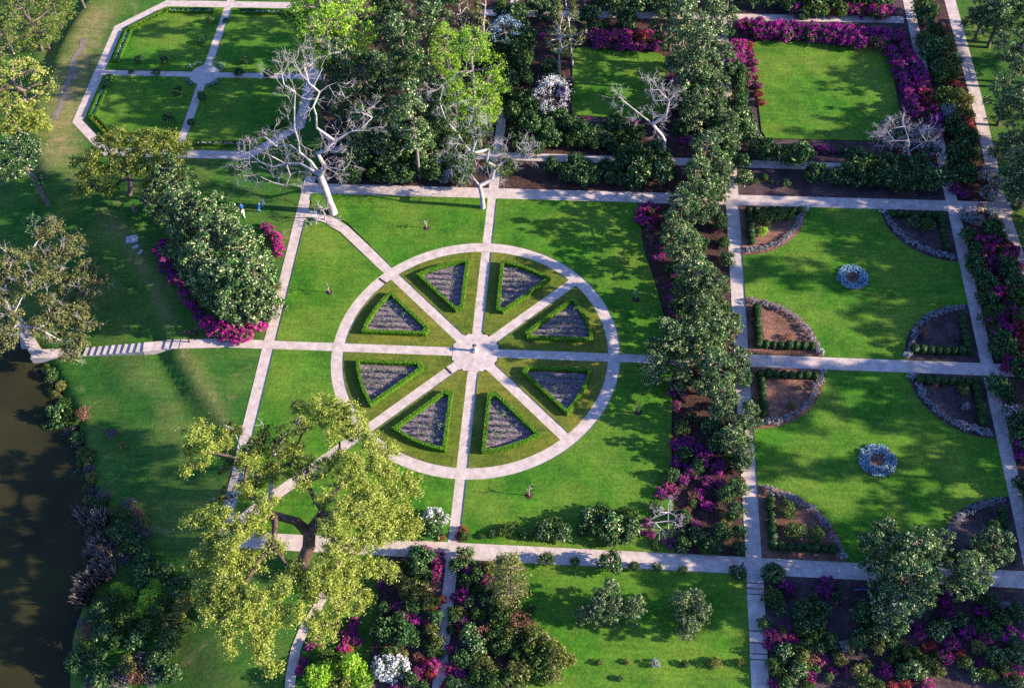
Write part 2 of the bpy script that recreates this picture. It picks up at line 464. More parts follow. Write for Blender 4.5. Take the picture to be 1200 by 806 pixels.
def twigs(pts, dirs, rng, length, r, levels=3, kids=3):
    segs = []
    def rec(p, d, L, r, lv):
        q = p; dd = d
        for _ in range(2):
            dd = dd + rng.normal(size=3) * 0.28; dd = dd / np.linalg.norm(dd)
            q2 = q + dd * L * 0.5
            segs.append((q, q2, r, r * 0.75)); q = q2
        if lv > 0:
            for _ in range(kids):
                nd = dd + rng.normal(size=3) * 0.62 + np.array([0, 0, 0.12]); nd /= np.linalg.norm(nd)
                rec(q - (q - p) * rng.uniform(0, 0.5), nd, L * rng.uniform(0.6, 0.85), r * 0.66, lv - 1)
    for p, d in zip(pts, dirs):
        d = np.asarray(d, float); d = d / (np.linalg.norm(d) + 1e-9)
        rec(np.asarray(p, float), d, length * rng.uniform(0.75, 1.25), r, levels)
    return segs

PROTO = {}
def proto(kind, parts):
    """parts: [(part name, V, F, material)] -> shared meshes"""
    out = []
    for name, V, F, mat in parts:
        me = bpy.data.meshes.new(kind + '_' + name)
        V = np.asarray(V, np.float32); m, k = F.shape
        me.vertices.add(len(V)); me.vertices.foreach_set('co', V.ravel())
        me.loops.add(m * k); me.loops.foreach_set('vertex_index', F.astype(np.int32).ravel())
        me.polygons.add(m)
        me.polygons.foreach_set('loop_start', np.arange(0, m * k, k, dtype=np.int32))
        me.polygons.foreach_set('loop_total', np.full(m, k, dtype=np.int32))
        me.update(calc_edges=True); me.materials.append(mat)
        out.append((name, me, mat))
    PROTO.setdefault(kind, []).append(out)

RNG = np.random.default_rng(7)
RND = random.Random(11)

def plant(kind, name, cat, loc, sc=1.0, rz=None, group=None, variant=None, mats=None):
    v = PROTO[kind]
    parts = v[RND.randrange(len(v)) if variant is None else variant % len(v)]
    rz = RND.uniform(0, 6.28) if rz is None else rz
    e = empty(name, loc, rz, sc)
    e['category'] = cat
    if group: e['group'] = group
    for pn, me, mat in parts:
        o = bpy.data.objects.new(pn, me)
        link(o, e)
        if mats and pn in mats:
            o.material_slots[0].link = 'OBJECT'; o.material_slots[0].material = mats[pn]
    return e

# --- shrub prototypes (unit: about 1 m radius)
def shrub_proto(kind, leafmat, n=3, leaf=0.17, h=1.0, clump=0.34, per=26, dens=1.5, stem=True):
    for s in range(n):
        rng = np.random.default_rng(hash(kind) % 1000 + s * 17 if False else sum(map(ord, kind)) + s * 17)
        lobes = [(0, 0, 0.75 * h, 0.72, 0.72, 0.70 * h)]
        for k in range(4):
            a = k * 1.57 + rng.uniform(-.5, .5); d = rng.uniform(0.35, 0.6); r = rng.uniform(0.36, 0.55)
            lobes.append((d * math.cos(a), d * math.sin(a), h * rng.uniform(0.45, 1.0), r, r, r * 0.9))
        c = lobed(lobes, clump, dens, rng)
        V, F = clump_leaves(c, np.full(len(c), clump) * rng.uniform(0.7, 1.3, len(c)), per, leaf, rng)
        tr, _ = grow([(0, 0, 0), (0.02, 0, 0.25), (0, 0.03, 0.5)], [tuple(q[:2] * 0.6) + (q[2] * 0.8,) for q in c[::max(1, len(c) // 9)]], rng, 0.07, 0.015)
        TV, TF = tubes(tr, 5)
        proto(kind, [('foliage', V, F, leafmat), ('stem', TV, TF, M['bark'])])

shrub_proto('camellia', M['camellia'], 4, 0.20, 1.15)
shrub_proto('green', M['green'], 3, 0.18, 1.0)
shrub_proto('olive', M['olive'], 3, 0.19, 1.0)
shrub_proto('glossy', M['magnolia'], 3, 0.20, 1.2)
shrub_proto('rust', M['rust'], 2, 0.16, 0.9, per=18)
shrub_proto('dusky', M['dusk'], 2, 0.15, 0.9, per=18)
shrub_proto('bright', M['bright'], 2, 0.18, 1.0)
shrub_proto('silver', M['grey'], 2, 0.14, 1.0, clump=0.25, per=14)

def azalea_proto(kind, fm, n=3, fl=0.17, cover=1.0):
    for s in range(n):
        rng = np.random.default_rng(sum(map(ord, kind)) * 3 + s)
        lobes = [(0, 0, 0.55, 0.7, 0.7, 0.55)]
        for k in range(4):
            a = k * 1.57 + rng.uniform(-.5, .5); d = rng.uniform(0.4, 0.65); r = rng.uniform(0.32, 0.5)
            lobes.append((d * math.cos(a), d * math.sin(a), rng.uniform(0.4, 0.75), r, r, r * 0.85))
        c = lobed(lobes, 0.26, 1.7, rng)
        V, F = clump_leaves(c, np.full(len(c), 0.26), 9, 0.16, rng)
        c2 = c[rng.uniform(size=len(c)) < 0.74 * cover]
        c2 = c2 * np.array([1.04, 1.04, 1.05])
        V2, F2 = clump_leaves(c2, rng.uniform(0.12, 0.30, len(c2)), 15 * cover, fl, rng, jitter=0.6)
        tr, _ = grow([(0, 0, 0), (0, 0.02, 0.25)], [tuple(q[:2] * 0.6) + (q[2] * 0.8,) for q in c[::max(1, len(c) // 8)]], rng, 0.06, 0.015)
        TV, TF = tubes(tr, 4)
        proto(kind, [('blossoms', V2, F2, fm), ('foliage', V, F, M['green']), ('stem', TV, TF, M['bark'])])
azalea_proto('az_purple', M['purple']); azalea_proto('az_magenta', M['magenta']); azalea_proto('az_red', M['red'])  # az_purple: magenta azalea with shade painted into its blossoms
azalea_proto('az_white', M['white'], 2, 0.13, 1.5); azalea_proto('az_mixed', M['magenta'], 2, 0.16, 0.45)
azalea_proto('az_lilac', M['lilac'], 2, 0.15, 0.9)

# clipped ball, grey clump, rose bush, reed clump, tuft
for s in range(3):
    rng = np.random.default_rng(50 + s)
    D = rand_dir(rng, 620, -0.75); C = D * np.array([0.5, 0.5, 0.55]) * rng.uniform(0.92, 1.05, (620, 1)); C[:, 2] += 0.48
    V, F = quads(C, D + rng.normal(size=D.shape) * 0.4, 0.13 * rng.uniform(0.7, 1.3, 620), rng, 0.8)
    bmx = bmesh.new(); bmesh.ops.create_icosphere(bmx, subdivisions=2, radius=0.44, matrix=Matrix.Translation((0, 0, 0.46)))
    bV = np.array([v.co[:] for v in bmx.verts]); bF = np.array([[v.index for v in f.verts] for f in bmx.faces], dtype=np.int32); bmx.free()
    proto('box_ball', [('foliage', V, F, M['box_dark']), ('inner_twigs', bV, bF, M['box_core'])])
for s in range(4):
    rng = np.random.default_rng(80 + s)
    c = rand_dir(rng, 26, -0.1) * np.array([0.42, 0.42, 0.34]) * rng.uniform(0.75, 1.1, (26, 1)); c[:, 2] += 0.22
    V, F = clump_leaves(c, np.full(26, 0.14), 11, 0.13, rng, jitter=0.6)
    V[:, 2] = np.maximum(V[:, 2], 0.02)
    proto('grey_clump', [('foliage', V, F, M['grey'])])
for s in range(4):
    rng = np.random.default_rng(90 + s)
    c = rng.normal(size=(7, 3)) * np.array([0.16, 0.16, 0.1]) + np.array([0, 0, 0.42])
    V, F = clump_leaves(c, np.full(7, 0.14), 6, 0.13, rng, jitter=0.7)
    tr = [((0, 0, 0), q, 0.018, 0.01) for q in c]
    TV, TF = tubes(tr, 4)
    proto('rose', [('foliage', V, F, M['rose']), ('stem', TV, TF, M['bark'])])
for s in range(3):
    rng = np.random.default_rng(120 + s)
    n = 170
    a = rng.uniform(0, 6.28, n); r = rng.uniform(0, 0.5, n) ** 0.8
    base = np.stack([r * np.cos(a), r * np.sin(a), np.zeros(n)], 1)
    tip = base + np.stack([np.cos(a) * rng.uniform(0.1, 0.6, n) - 0.25, np.sin(a) * rng.uniform(0.1, 0.5, n), rng.uniform(0.8, 1.7, n)], 1)
    side = np.stack([-np.sin(a), np.cos(a), np.zeros(n)], 1) * 0.04
    midp = base * 0.4 + tip * 0.6 + np.array([0, 0, 0.1])
    V = np.stack([base - side, base + side, midp + side, tip, midp - side], 1).reshape(-1, 3)
    F = np.arange(5 * n, dtype=np.int32).reshape(-1, 5)
    proto('reed', [('blades', V, F, M['reed'])])

# --- tree prototypes (metres)
def tree_proto(kind, n, H, R, leafmat, barkmat, leaf, ncl, rc, per, seed, shape='oval', r_base=0.28, low=0.15, trunk_show=0.0, flat=0.7, lobes=0):
    for s in range(n):
        rng = np.random.default_rng(seed + s)
        pts = []
        while len(pts) < ncl:
            u = rng.uniform(0, 1)
            z = low + (1 - low) * u
            if shape == 'oval': w = math.sin(math.pi * min(1, max(0.02, 0.12 + 0.85 * u))) ** 0.7
            elif shape == 'column': w = (0.55 + 0.45 * math.sin(6 * u + s)) * (1 - 0.6 * u ** 3)
            elif shape == 'cone': w = 1.05 * (1 - u) ** 0.8 + 0.1
            else: w = math.sqrt(max(0.05, 1 - (2 * u - 0.8) ** 2)) if abs(2 * u - 0.8) < 1 else 0.3
            a = rng.uniform(0, 6.28); d = R * w * rng.uniform(0.45, 1.0) ** 0.6
            pts.append((d * math.cos(a), d * math.sin(a), H * z))
        if lobes:
            LC = []
            for q in range(lobes):
                u = (q + rng.uniform(0.2, 0.8)) / lobes
                w_ = (math.sin(math.pi * min(1, max(0.02, 0.12 + 0.85 * u))) ** 0.7) if shape == 'oval' else 0.9 * (1 - 0.35 * u)
                a = q * 2.4 + rng.uniform(-.5, .5); d = R * w_ * rng.uniform(0.45, 0.72)
                LC.append((d * math.cos(a), d * math.sin(a), H * (low + (0.94 - low) * u)))
            k = max(5, ncl // lobes)
            pts = []
            for (x, y, z) in LC:
                lr = R * rng.uniform(0.27, 0.46)
                D = rand_dir(rng, k, -0.55)
                pts += [tuple(p) for p in np.array([x, y, z]) + D * lr * rng.uniform(0.7, 1.05, (k, 1)) * np.array([1, 1, 0.85])]
        c = np.array(pts)
        lean = rng.normal(size=2) * 0.03 * H
        trunk = [(0, 0, 0)] + [(lean[0] * f + rng.normal() * .12, lean[1] * f + rng.normal() * .12, H * f) for f in (0.18, 0.36, 0.54, 0.70, 0.82)]
        segs, _ = grow(trunk, pts, rng, r_base, 0.035, from_i=2 if trunk_show else 1)
        V, F = clump_leaves(c, rc * rng.uniform(0.65, 1.3, len(c)), per, leaf, rng, flat, loose=(kind in ('dogwood', 'meadow_oak', 'oakish', 'slender', 'spring')))
        TV, TF = tubes(segs, 6)
        proto(kind, [('crown', V, F, leafmat), ('trunk', TV, TF, barkmat)])

tree_proto('magnolia', 4, 11.0, 3.3, M['magnolia'], M['bark'], 0.24, 165, 0.52, 74, 200, 'oval', 0.18, 0.08, lobes=13)
tree_proto('tall', 4, 17.0, 3.2, M['magnolia'], M['mid_bark'], 0.27, 150, 0.58, 50, 240, 'column', 0.22, 0.28, 1, lobes=14)
tree_proto('tall_dark', 3, 15.0, 3.6, M['camellia'], M['bark'], 0.27, 160, 0.62, 52, 260, 'column', 0.24, 0.15, 1, lobes=14)
tree_proto('slender', 2, 17.0, 2.4, M['olive'], M['pale_bark'], 0.26, 90, 0.6, 26, 280, 'column', 0.16, 0.35, 1)
tree_proto('spring', 2, 19.0, 3.8, M['bright'], M['mid_bark'], 0.24, 160, 0.72, 66, 300, 'oval', 0.26, 0.30, 1)
tree_proto('roundtree', 3, 11.0, 5.6, M['magnolia'], M['bark'], 0.27, 160, 0.62, 60, 320, 'round', 0.32, 0.36, 1, lobes=15)
tree_proto('dogwood', 2, 6.5, 2.7, M['white'], M['bark'], 0.15, 80, 0.62, 38, 340, 'round', 0.12, 0.3, 1, 0.35)
tree_proto('spire', 1, 9.5, 1.75, M['olive'], M['bark'], 0.20, 150, 0.5, 30, 350, 'oval', 0.12, 0.05)
tree_proto('oakish', 2, 9.0, 5.2, M['oak'], M['bark'], 0.26, 85, 0.9, 46, 360, 'round', 0.34, 0.45, 1)

tree_proto('meadow_oak', 2, 9.0, 5.2, M['meadow_oak'], M['bark'], 0.24, 95, 0.9, 60, 370, 'round', 0.26, 0.4, 1)

def crown_z(kind):
    return {'magnolia': 6.4, 'tall': 11.0, 'tall_dark': 9.0, 'slender': 11.5, 'spring': 12.3, 'roundtree': 7.4, 'dogwood': 4.2, 'spire': 5.0, 'oakish': 6.2, 'meadow_oak': 6.2}.get(kind, 0.7)

def tree_at(kind, px, py, sc, name, cat, desc, where, group, axis='x', mats=None, variant=None):
    zc = crown_z(kind) * sc
    p = GT(px, py, zc)
    e = plant(kind, name, cat, p, sc, None, group, variant, mats)
    reg(e, desc, where, axis)
    return e

def shrub_at(kind, px, py, rpx, name, cat, desc, where, group, axis='x', hs=1.0, mats=None, dark=False):
    """shrub whose blob is centred on the given pixel of the plan"""
    p0 = GT(px, py)
    d = float(np.linalg.norm(p0 - CAM)); r = rpx * d / FOC * 1.05
    p = GT(px, py, 0.62 * r * hs)
    e = plant(kind, name, cat, p, (r, r, r * hs), None, group, None, mats)
    reg(e, desc, where, axis)
    return e

# ------------------------------------------------------------------ ground, water, paths
def ground():
    xs = np.concatenate([[-700, -450, -300, -220, -170, -135, -118, -108], np.arange(-100, -8, 0.8), np.arange(-8, 100, 3.0), [106, 120, 150, 220, 320, 480, 700]])
    ys = np.concatenate([[-500, -300, -200, -140, -100, -80, -70, -64], np.arange(-58, 78, 0.9), [82, 88, 95, 105, 120, 150, 200, 300, 450, 700]])
    X, Y = np.meshgrid(xs, ys)
    Z = terrain(X, Y)
    V = np.stack([X, Y, Z], -1).reshape(-1, 3)
    nx, ny = len(xs), len(ys)
    i = np.arange(nx * ny).reshape(ny, nx)
    F = np.stack([i[:-1, :-1], i[:-1, 1:], i[1:, 1:], i[1:, :-1]], -1).reshape(-1, 4)
    o = mesh_np('ground', V, F.astype(np.int32), M['meadow'], None, True)
    wear = np.zeros(X.shape)
    for line, wd, amt in (([(112, 20), (98, 55), (84, 95), (72, 135), (70, 180)], 5.5, 0.9), ([(120, 250), (152, 285), (180, 335), (198, 380)], 1.6, 0.55),
                          ([(216, 412), (236, 448), (262, 488)], 1.5, 0.55), ([(60, 60), (40, 110), (80, 170), (100, 215)], 4.0, 0.35), ([(150, 425), (190, 455), (205, 500)], 3.0, 0.15)):
        d = np.abs(poly_dist(X, Y, [tuple(GT(*q)[:2]) for q in line]))
        wear = np.maximum(wear, amt * smooth(1 - d / wd))
    at = o.data.attributes.new('wear', 'FLOAT', 'POINT')
    at.data.foreach_set('value', wear.reshape(-1).astype(np.float32))
    return struct(o)
ground()

def flat_poly(name, pts, mat, z=0.0, thick=0.0, parent=None):
    """flat polygon sheet, or a low slab with side faces when thick > 0"""
    pts = [tuple(p[:2]) for p in pts]
    a = sum(p[0] * q[1] - q[0] * p[1] for p, q in zip(pts, pts[1:] + pts[:1]))
    if a < 0: pts = pts[::-1]
    tri = tessellate_polygon([[Vector((p[0], p[1], 0)) for p in pts]])
    n = len(pts)
    F = []
    for t in tri:
        p0, p1, p2 = (pts[k] for k in t)
        cr = (p1[0] - p0[0]) * (p2[1] - p0[1]) - (p1[1] - p0[1]) * (p2[0] - p0[0])
        F.append(tuple(t) if cr > 0 else tuple(t[::-1]))
    V = [(p[0], p[1], z + thick) for p in pts]
    if thick > 0:
        V += [(p[0], p[1], z - 0.02) for p in pts]
        for k in range(n):
            j = (k + 1) % n
            F.append((k, n + k, n + j, j))
    o = mesh_np(name, V, F, mat, parent)
    return o

def strip(name, pts, width, mat, dz, closed=False, step=1.2, wob=0.0, seed=0):
    """path strip that lies on the terrain"""
    rng = random.Random(seed)
    pts = [np.array(p[:2], float) for p in pts]
    dense = []
    for a, b in zip(pts[:-1], pts[1:]):
        m = max(1, int(np.linalg.norm(b - a) / step))
        for k in range(m): dense.append(a + (b - a) * k / m)
    dense.append(pts[-1])
    V = []
    n = len(dense)
    for k, p in enumerate(dense):
        q0 = dense[k - 1] if k > 0 else (dense[-2] if closed else dense[0])
        q1 = dense[k + 1] if k < n - 1 else (dense[1] if closed else dense[-1])
        t = q1 - q0; t /= (np.linalg.norm(t) + 1e-9); nn = np.array([-t[1], t[0]])
        for s in (1, -1):
            w = width / 2 + wob * (math.sin(k * 0.37 + s * 1.7 + seed) + 0.6 * math.sin(k * 0.83 + s * 0.6))
            c = p + nn * s * w
            V.append((c[0], c[1], tz(c[0], c[1]) + dz))
    F = np.array([(2 * k, 2 * k + 1, 2 * k + 3, 2 * k + 2) for k in range(n - 1)], dtype=np.int32)
    F = F[:, [0, 1, 2, 3]]
    return struct(mesh_np(name, V, F, mat))

# water
wpts = [(p[0], p[1]) for p in SHORE]
wpoly = [(x + 4.0, y) for x, y in wpts]
wpoly = [(-400, wpoly[0][1])] + wpoly + [(-400, wpoly[-1][1])]
struct(flat_poly('water', wpoly, M['water'], WATER_Z))

XL, XR, XF, YT, YB, YM = -26.18, 32.86, 62.27, 27.2, -26.9, 0.36
RO, RI = 18.0, 16.48
HW = 0.65

# soil areas (sheets on the ground)
zz = [0.004]
def soil(name, pts, mat, z=None):
    if z is None:
        zz[0] += 0.0006; z = zz[0]
    return struct(flat_poly(name, pts, mat, z))
soil('soil', [(-25.3, 28.2), (31.9, 28.2), (31.9, 90), (-29, 90), (-29, 60), (-27.5, 45), (-25.3, 36)], M['mulch'])
soil('soil', [(33.8, 28.2), (61.5, 28.2), (61.5, 90), (33.8, 90)], M['dark_soil'])
soil('soil', [(63.1, -60), (68.1, -60), (68.1, 90), (63.1, 90)], M['mulch'])
soil('soil', [(20.0, 26.2), (31.9, 26.2), (31.9, -25.8), (24.3, -25.8), (24.1, -12), (24.4, 0.9), (22.6, 10), (20.6, 18)], M['mulch'])

def soil_grid(x0, x1, y0, y1, mat, dz):
    xs = np.linspace(x0, x1, max(2, int((x1 - x0) / 1.2) + 1)); ys = np.linspace(y0, y1, max(2, int((y1 - y0) / 0.45) + 1))
    X, Y = np.meshgrid(xs, ys); Z = terrain(X, Y) + dz
    i = np.arange(X.size).reshape(X.shape)
    F = np.stack([i[:-1, :-1], i[:-1, 1:], i[1:, 1:], i[1:, :-1]], -1).reshape(-1, 4)
    return struct(mesh_np('lawn' if mat is M['lawn'] else 'soil', np.stack([X, Y, Z], -1).reshape(-1, 3), F.astype(np.int32), mat, None, True))
soil_grid(33.9, 61.4, -60, -27.95, M['dark_soil'], 0.07)
soil_grid(0.7, 5.2, -37, -27.95, M['mulch'], 0.07)
soil_grid(-7.5, -0.7, -60, -27.95, M['dark_soil'], 0.07)
soil_grid(0.8, 9, -60, -37, M['dark_soil'], 0.08)
soil_grid(5.2, 31.95, -60, -27.95, M['lawn'], 0.064)

# gravel paths
def P2(*a): return [np.array(p) for p in a]
strip('path', P2((-26.18, YT), (70, YT)), 2.0, M['path'], 0.030)
strip('path', P2((XL, 29.5), (XL, -26.5)), 1.55, M['path'], 0.034)
strip('path', P2((0, 90), (0, -28.2)), 1.32, M['path'], 0.038)
strip('path', P2((XR, 90), (XR, -28.2)), 1.75, M['path'], 0.042)
strip('path', P2((XF, 90), (XF, -48)), 1.55, M['path'], 0.046)
strip('path', P2((-24.0, YB), (69, YB)), 2.0, M['path'], 0.050)
strip('path', P2((-32.2, 0), (24.5, 0)), 1.32, M['path'], 0.054)
strip('path', P2((24.5, 0.1), (31, YM), (67, YM)), 1.85, M['path'], 0.058)
d45 = 1 / math.sqrt(2)
strip('path', P2((-25.6, 22.6), (-22.6, 21.6), (-19.8, 19.8), (18 * d45, -18 * d45)), 1.42, M['path'], 0.062)
strip('path', P2((-25.8, -25.8), (17.5 * d45, 17.5 * d45)), 1.42, M['path'], 0.066)
ringp = [np.array((17.24 * math.cos(a), 17.24 * math.sin(a))) for a in np.linspace(0, 2 * math.pi, 97)]
strip('path', ringp, RO - RI, M['path'], 0.070, True, 3)
R8 = 3.05
struct(flat_poly('path', [(R8 * math.cos(rad(22.5 + 45 * k)), R8 * math.sin(rad(22.5 + 45 * k))) for k in range(8)], M['path'], 0.076))
strip('path', P2((-24, 35.0), (-5, 34.6), (61, 34.0)), 1.5, M['path'], 0.026)
strip('path', P2((-5, 66.8), (61, 66.6)), 1.6, M['path'], 0.022)
strip('path', [G(*q)[:2] for q in [(1105, -30), (1113, 0), (1128, 55), (1145, 120), (1160, 185), (1166, 215), (1180, 262), (1200, 322), (1235, 420), (1290, 560)]], 1.7, M['path'], 0.024, step=2)
strip('path', [GT(*q)[:2] for q in [(392, 668), (383, 690), (372, 712), (357, 735), (347, 760), (341, 790), (336, 850)]], 1.05, M['path'], 0.06, step=0.8)
strip('path', [G(*q)[:2] for q in [(100, 45), (88, 70), (82, 92), (72, 118), (66, 140)]], 1.1, M['worn'], 0.03, step=0.35, wob=0.20, seed=4)

# path going down to the pond: steps with risers facing the water
struct_steps = []
def steps(name, a, b, n, width, z0, z1):
    """n stone steps from a (height z0) down to b (height z1)"""
    a = np.array(a[:2], float); b = np.array(b[:2], float)
    t = (b - a); L = np.linalg.norm(t); t /= L; nn = np.array([-t[1], t[0]])
    V, F = [], []
    for k in range(n):
        p = a + t * L * k / n; q = a + t * L * (k + 1) / n
        z = z0 + (z1 - z0) * (k + 0) / n
        base = len(V)
        for (c, s) in ((p, 1), (p, -1), (q, -1), (q, 1)):
            e = c + nn * s * width / 2; V.append((e[0], e[1], z))
        for (c, s) in ((p, 1), (p, -1), (q, -1), (q, 1)):
            e = c + nn * s * width / 2; V.append((e[0], e[1], z - 1.3))
        F += [(base, base + 1, base + 2, base + 3), (base + 3, base + 2, base + 6, base + 7), (base + 1, base + 5, base + 6, base + 2),
              (base, base + 3, base + 7, base + 4)]
    o = mesh_np(name, V, F, M['path']); return struct(o)

def lineG(q, z): return G(q[0], q[1], z)
PW = [(238, 402.5, 0.06), (222, 402.5, 0.06), (211, 403.0, 0.05), (194, 404.2, -0.32), (168, 406.5, -0.34), (99, 412, -2.0), (50, 414.5, -2.24), (30, 392, -2.24), (10, 360, -2.24)]
pwp = [G(x, y, z) for x, y, z in PW]
steps('path', (-32.2, 0.0), pwp[2], 1, 1.4, 0.058, 0.05)
steps('path', pwp[2], pwp[3], 2, 1.4, 0.0, -0.30)
steps('path', pwp[3], pwp[4], 1, 1.4, -0.32, -0.32)
steps('path', pwp[4], pwp[5], 9, 1.4, -0.50, -2.15)
steps('path', pwp[5], pwp[6] + (pwp[6] - pwp[5]) / np.linalg.norm(pwp[6] - pwp[5]) * 1.45, 1, 1.4, -2.2, -2.2)
e7 = pwp[6] + (pwp[6] - pwp[5]) / np.linalg.norm(pwp[6] - pwp[5]) * 0.7
e8 = pwp[8] - e7; e8 = e8 / np.linalg.norm(e8)
steps('path', e7 + e8 * 0.2, pwp[8], 1, 1.5, -2.215, -2.215)
# lower walk with steps at the bottom
sy = [-28.2, -28.8, -29.4, -30.0, -34.1, -35.3, -36.4, -37.0, -44, -60]
sz = [0.085] + [tz(XR, y_) + 0.10 for y_ in sy[1:-1]]
for k in range(len(sz)):
    steps('path', (XR, sy[k]), (XR, sy[k + 1]), 1, 1.8, sz[k], sz[k])
for yy_ in sy[1:8]:
    se = strip('step_edge', P2((XR - 0.92, yy_), (XR + 0.92, yy_)), 0.17, M['iron'], 0.135, step=2)
    struct(se)
strip('path', P2((0, -28.2), (0, -60)), 1.32, M['path'], 0.10, step=0.5)

# ------------------------------------------------------------------ raised lawns
TURF = 0.12
def lawn(pts, mat='lawn', z=0.0):
    return struct(flat_poly('lawn', pts, M[mat], z, TURF))
def arc(r, a0, a1, n=24, c=(0, 0)):
    return [(c[0] + r * math.cos(rad(a0 + (a1 - a0) * k / n)), c[1] + r * math.sin(rad(a0 + (a1 - a0) * k / n))) for k in range(n + 1)]
aw = math.degrees(math.asin(HW / RO))
lawn(arc(RO, aw, 90 - aw) + [(HW, 26.2), (20.0, 26.2), (20.8, 18), (22.8, 10), (24.5, HW)])
lawn(arc(RO, -90 + aw, -aw) + [(24.4, -HW), (24.1, -12), (24.3, -25.9), (HW, -25.9)])
lawn(arc(RO, 90 + aw, 135 - 2.2) + [(-19.6, 21.0), (-22.0, 22.5), (-25.0, 24.2), (-25.4, 25.2), (-25.4, 26.2), (-HW, 26.2)])
lawn(arc(RO, 135 + 2.2, 180 - aw) + [(-25.4, HW), (-25.4, 21.2), (-23.2, 21.0), (-20.3, 18.8)])
lawn(arc(RO, 180 + aw, 225 - 2.2) + [(-24.6, -23.4), (-25.4, -24.0), (-25.4, -HW)])
lawn(arc(RO, 225 + 2.2, 270 - aw) + [(-HW, -25.9), (-23.4, -25.9), (-22.6, -23.8)])
for sx0, sx1 in ((33.76, 61.47),):
    lawn([(sx0, 1.32), (sx1, 1.32), (sx1, 26.2), (sx0, 26.2)])
    lawn([(sx0, -0.6), (sx1, -0.6), (sx1, -25.9), (sx0, -25.9)])
lawn([(38.2, 39.4), (56.4, 39.4), (57.5, 40.6), (57.9, 60.0), (57.0, 61.1), (38.0, 60.8), (37.2, 59.6), (37.6, 41)])
lawn([(10.3, 43.3), (23.2, 42.8), (23.9, 44), (24.0, 56.6), (23.0, 57.6), (10.6, 58.6), (9.8, 57.8)])
# octagon garden
OC = (-46.6, 50.6); OX, OY, CUT = 16.8, 17.2, 6.2
def octa(inset):
    a, b = OX - inset, OY - inset; c = CUT - inset * 0.586
    return [(OC[0] + x, OC[1] + y) for x, y in ((a, -b + c), (a, b - c), (a - c, b), (-a + c, b), (-a, b - c), (-a, -b + c), (-a + c, -b), (a - c, -b))]
oc = octa(0.0)
strip('path', [np.array(p) for p in oc + oc[:1]], 1.7, M['path'], 0.030, True, 40)
strip('path', P2((OC[0] - OX, OC[1]), (OC[0] + OX + 2, OC[1])), 1.25, M['path'], 0.034)
strip('path', P2((OC[0], OC[1] - OY), (OC[0], OC[1] + OY + 14)), 1.35, M['path'], 0.038)
struct(flat_poly('path', arc(2.3, 0, 360, 28, OC)[:-1], M['path'], 0.042))
g = 0.66
oin = octa(0.85)
def quad_lawn(sx, sy):
    a, b = OX - 0.85, OY - 0.85; c = CUT - 0.5
    inner = [(OC[0] + sx * 2.3 * math.cos(t), OC[1] + sy * 2.3 * math.sin(t)) for t in np.linspace(rad(17), rad(73), 8)]
    pts = [(OC[0] + sx * a, OC[1] + sy * g), (OC[0] + sx * a, OC[1] + sy * (b - c)), (OC[0] + sx * (a - c), OC[1] + sy * b), (OC[0] + sx * g, OC[1] + sy * b)]
    lawn(pts + inner[::-1])
for sx in (1, -1):
    for sy_ in (1, -1): quad_lawn(sx, sy_)

# ------------------------------------------------------------------ wheel garden
def rot2(p, a):
    c, s = math.cos(a), math.sin(a); return (p[0] * c - p[1] * s, p[0] * s + p[1] * c)

def wedge_poly(off, r_out, cut):
    """wedge between two spokes, bisector along +x; off = distance kept from the spoke centre lines"""
    h = rad(22.5)
    apex = off / math.sin(h)
    a_max = h - math.asin(off / r_out)
    arcp = [(r_out * math.cos(t), r_out * math.sin(t)) for t in np.linspace(-a_max, a_max, 14)]
    if cut > apex:
        w = (cut - apex) * math.tan(h)
        return arcp + [(cut, w), (cut, -w)]
    return arcp + [(apex, 0)]

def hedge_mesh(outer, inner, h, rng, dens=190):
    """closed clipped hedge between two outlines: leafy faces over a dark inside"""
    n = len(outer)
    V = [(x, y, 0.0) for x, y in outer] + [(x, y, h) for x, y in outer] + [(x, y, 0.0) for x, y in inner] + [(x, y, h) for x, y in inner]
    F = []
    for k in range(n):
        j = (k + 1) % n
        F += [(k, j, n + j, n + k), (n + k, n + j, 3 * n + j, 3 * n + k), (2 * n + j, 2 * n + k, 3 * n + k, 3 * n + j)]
    C, N, = [], []
    def scatter(a, b, c, d):
        a, b, c, d = map(np.array, (a, b, c, d))
        area = np.linalg.norm(np.cross(b - a, d - a))
        m = max(1, int(area * dens))
        u = rng.uniform(0, 1, (m, 1)); v = rng.uniform(0, 1, (m, 1))
        p = (a * (1 - u) + b * u) * (1 - v) + (d * (1 - u) + c * u) * v
        nn = np.cross(b - a, d - a); nn = nn / (np.linalg.norm(nn) + 1e-9)
        C.append(p + nn * rng.uniform(-0.015, 0.04, (m, 1))); N.append(np.tile(nn, (m, 1)) + rng.normal(size=(m, 3)) * 0.35)
    for f in F: scatter(*[V[i] for i in f])
    C = np.concatenate(C); N = np.concatenate(N)
    LV, LF = quads(C, N, 0.11 * rng.uniform(0.7, 1.3, len(C)), rng, 0.8)
    return (np.array(V), F), (LV, LF)

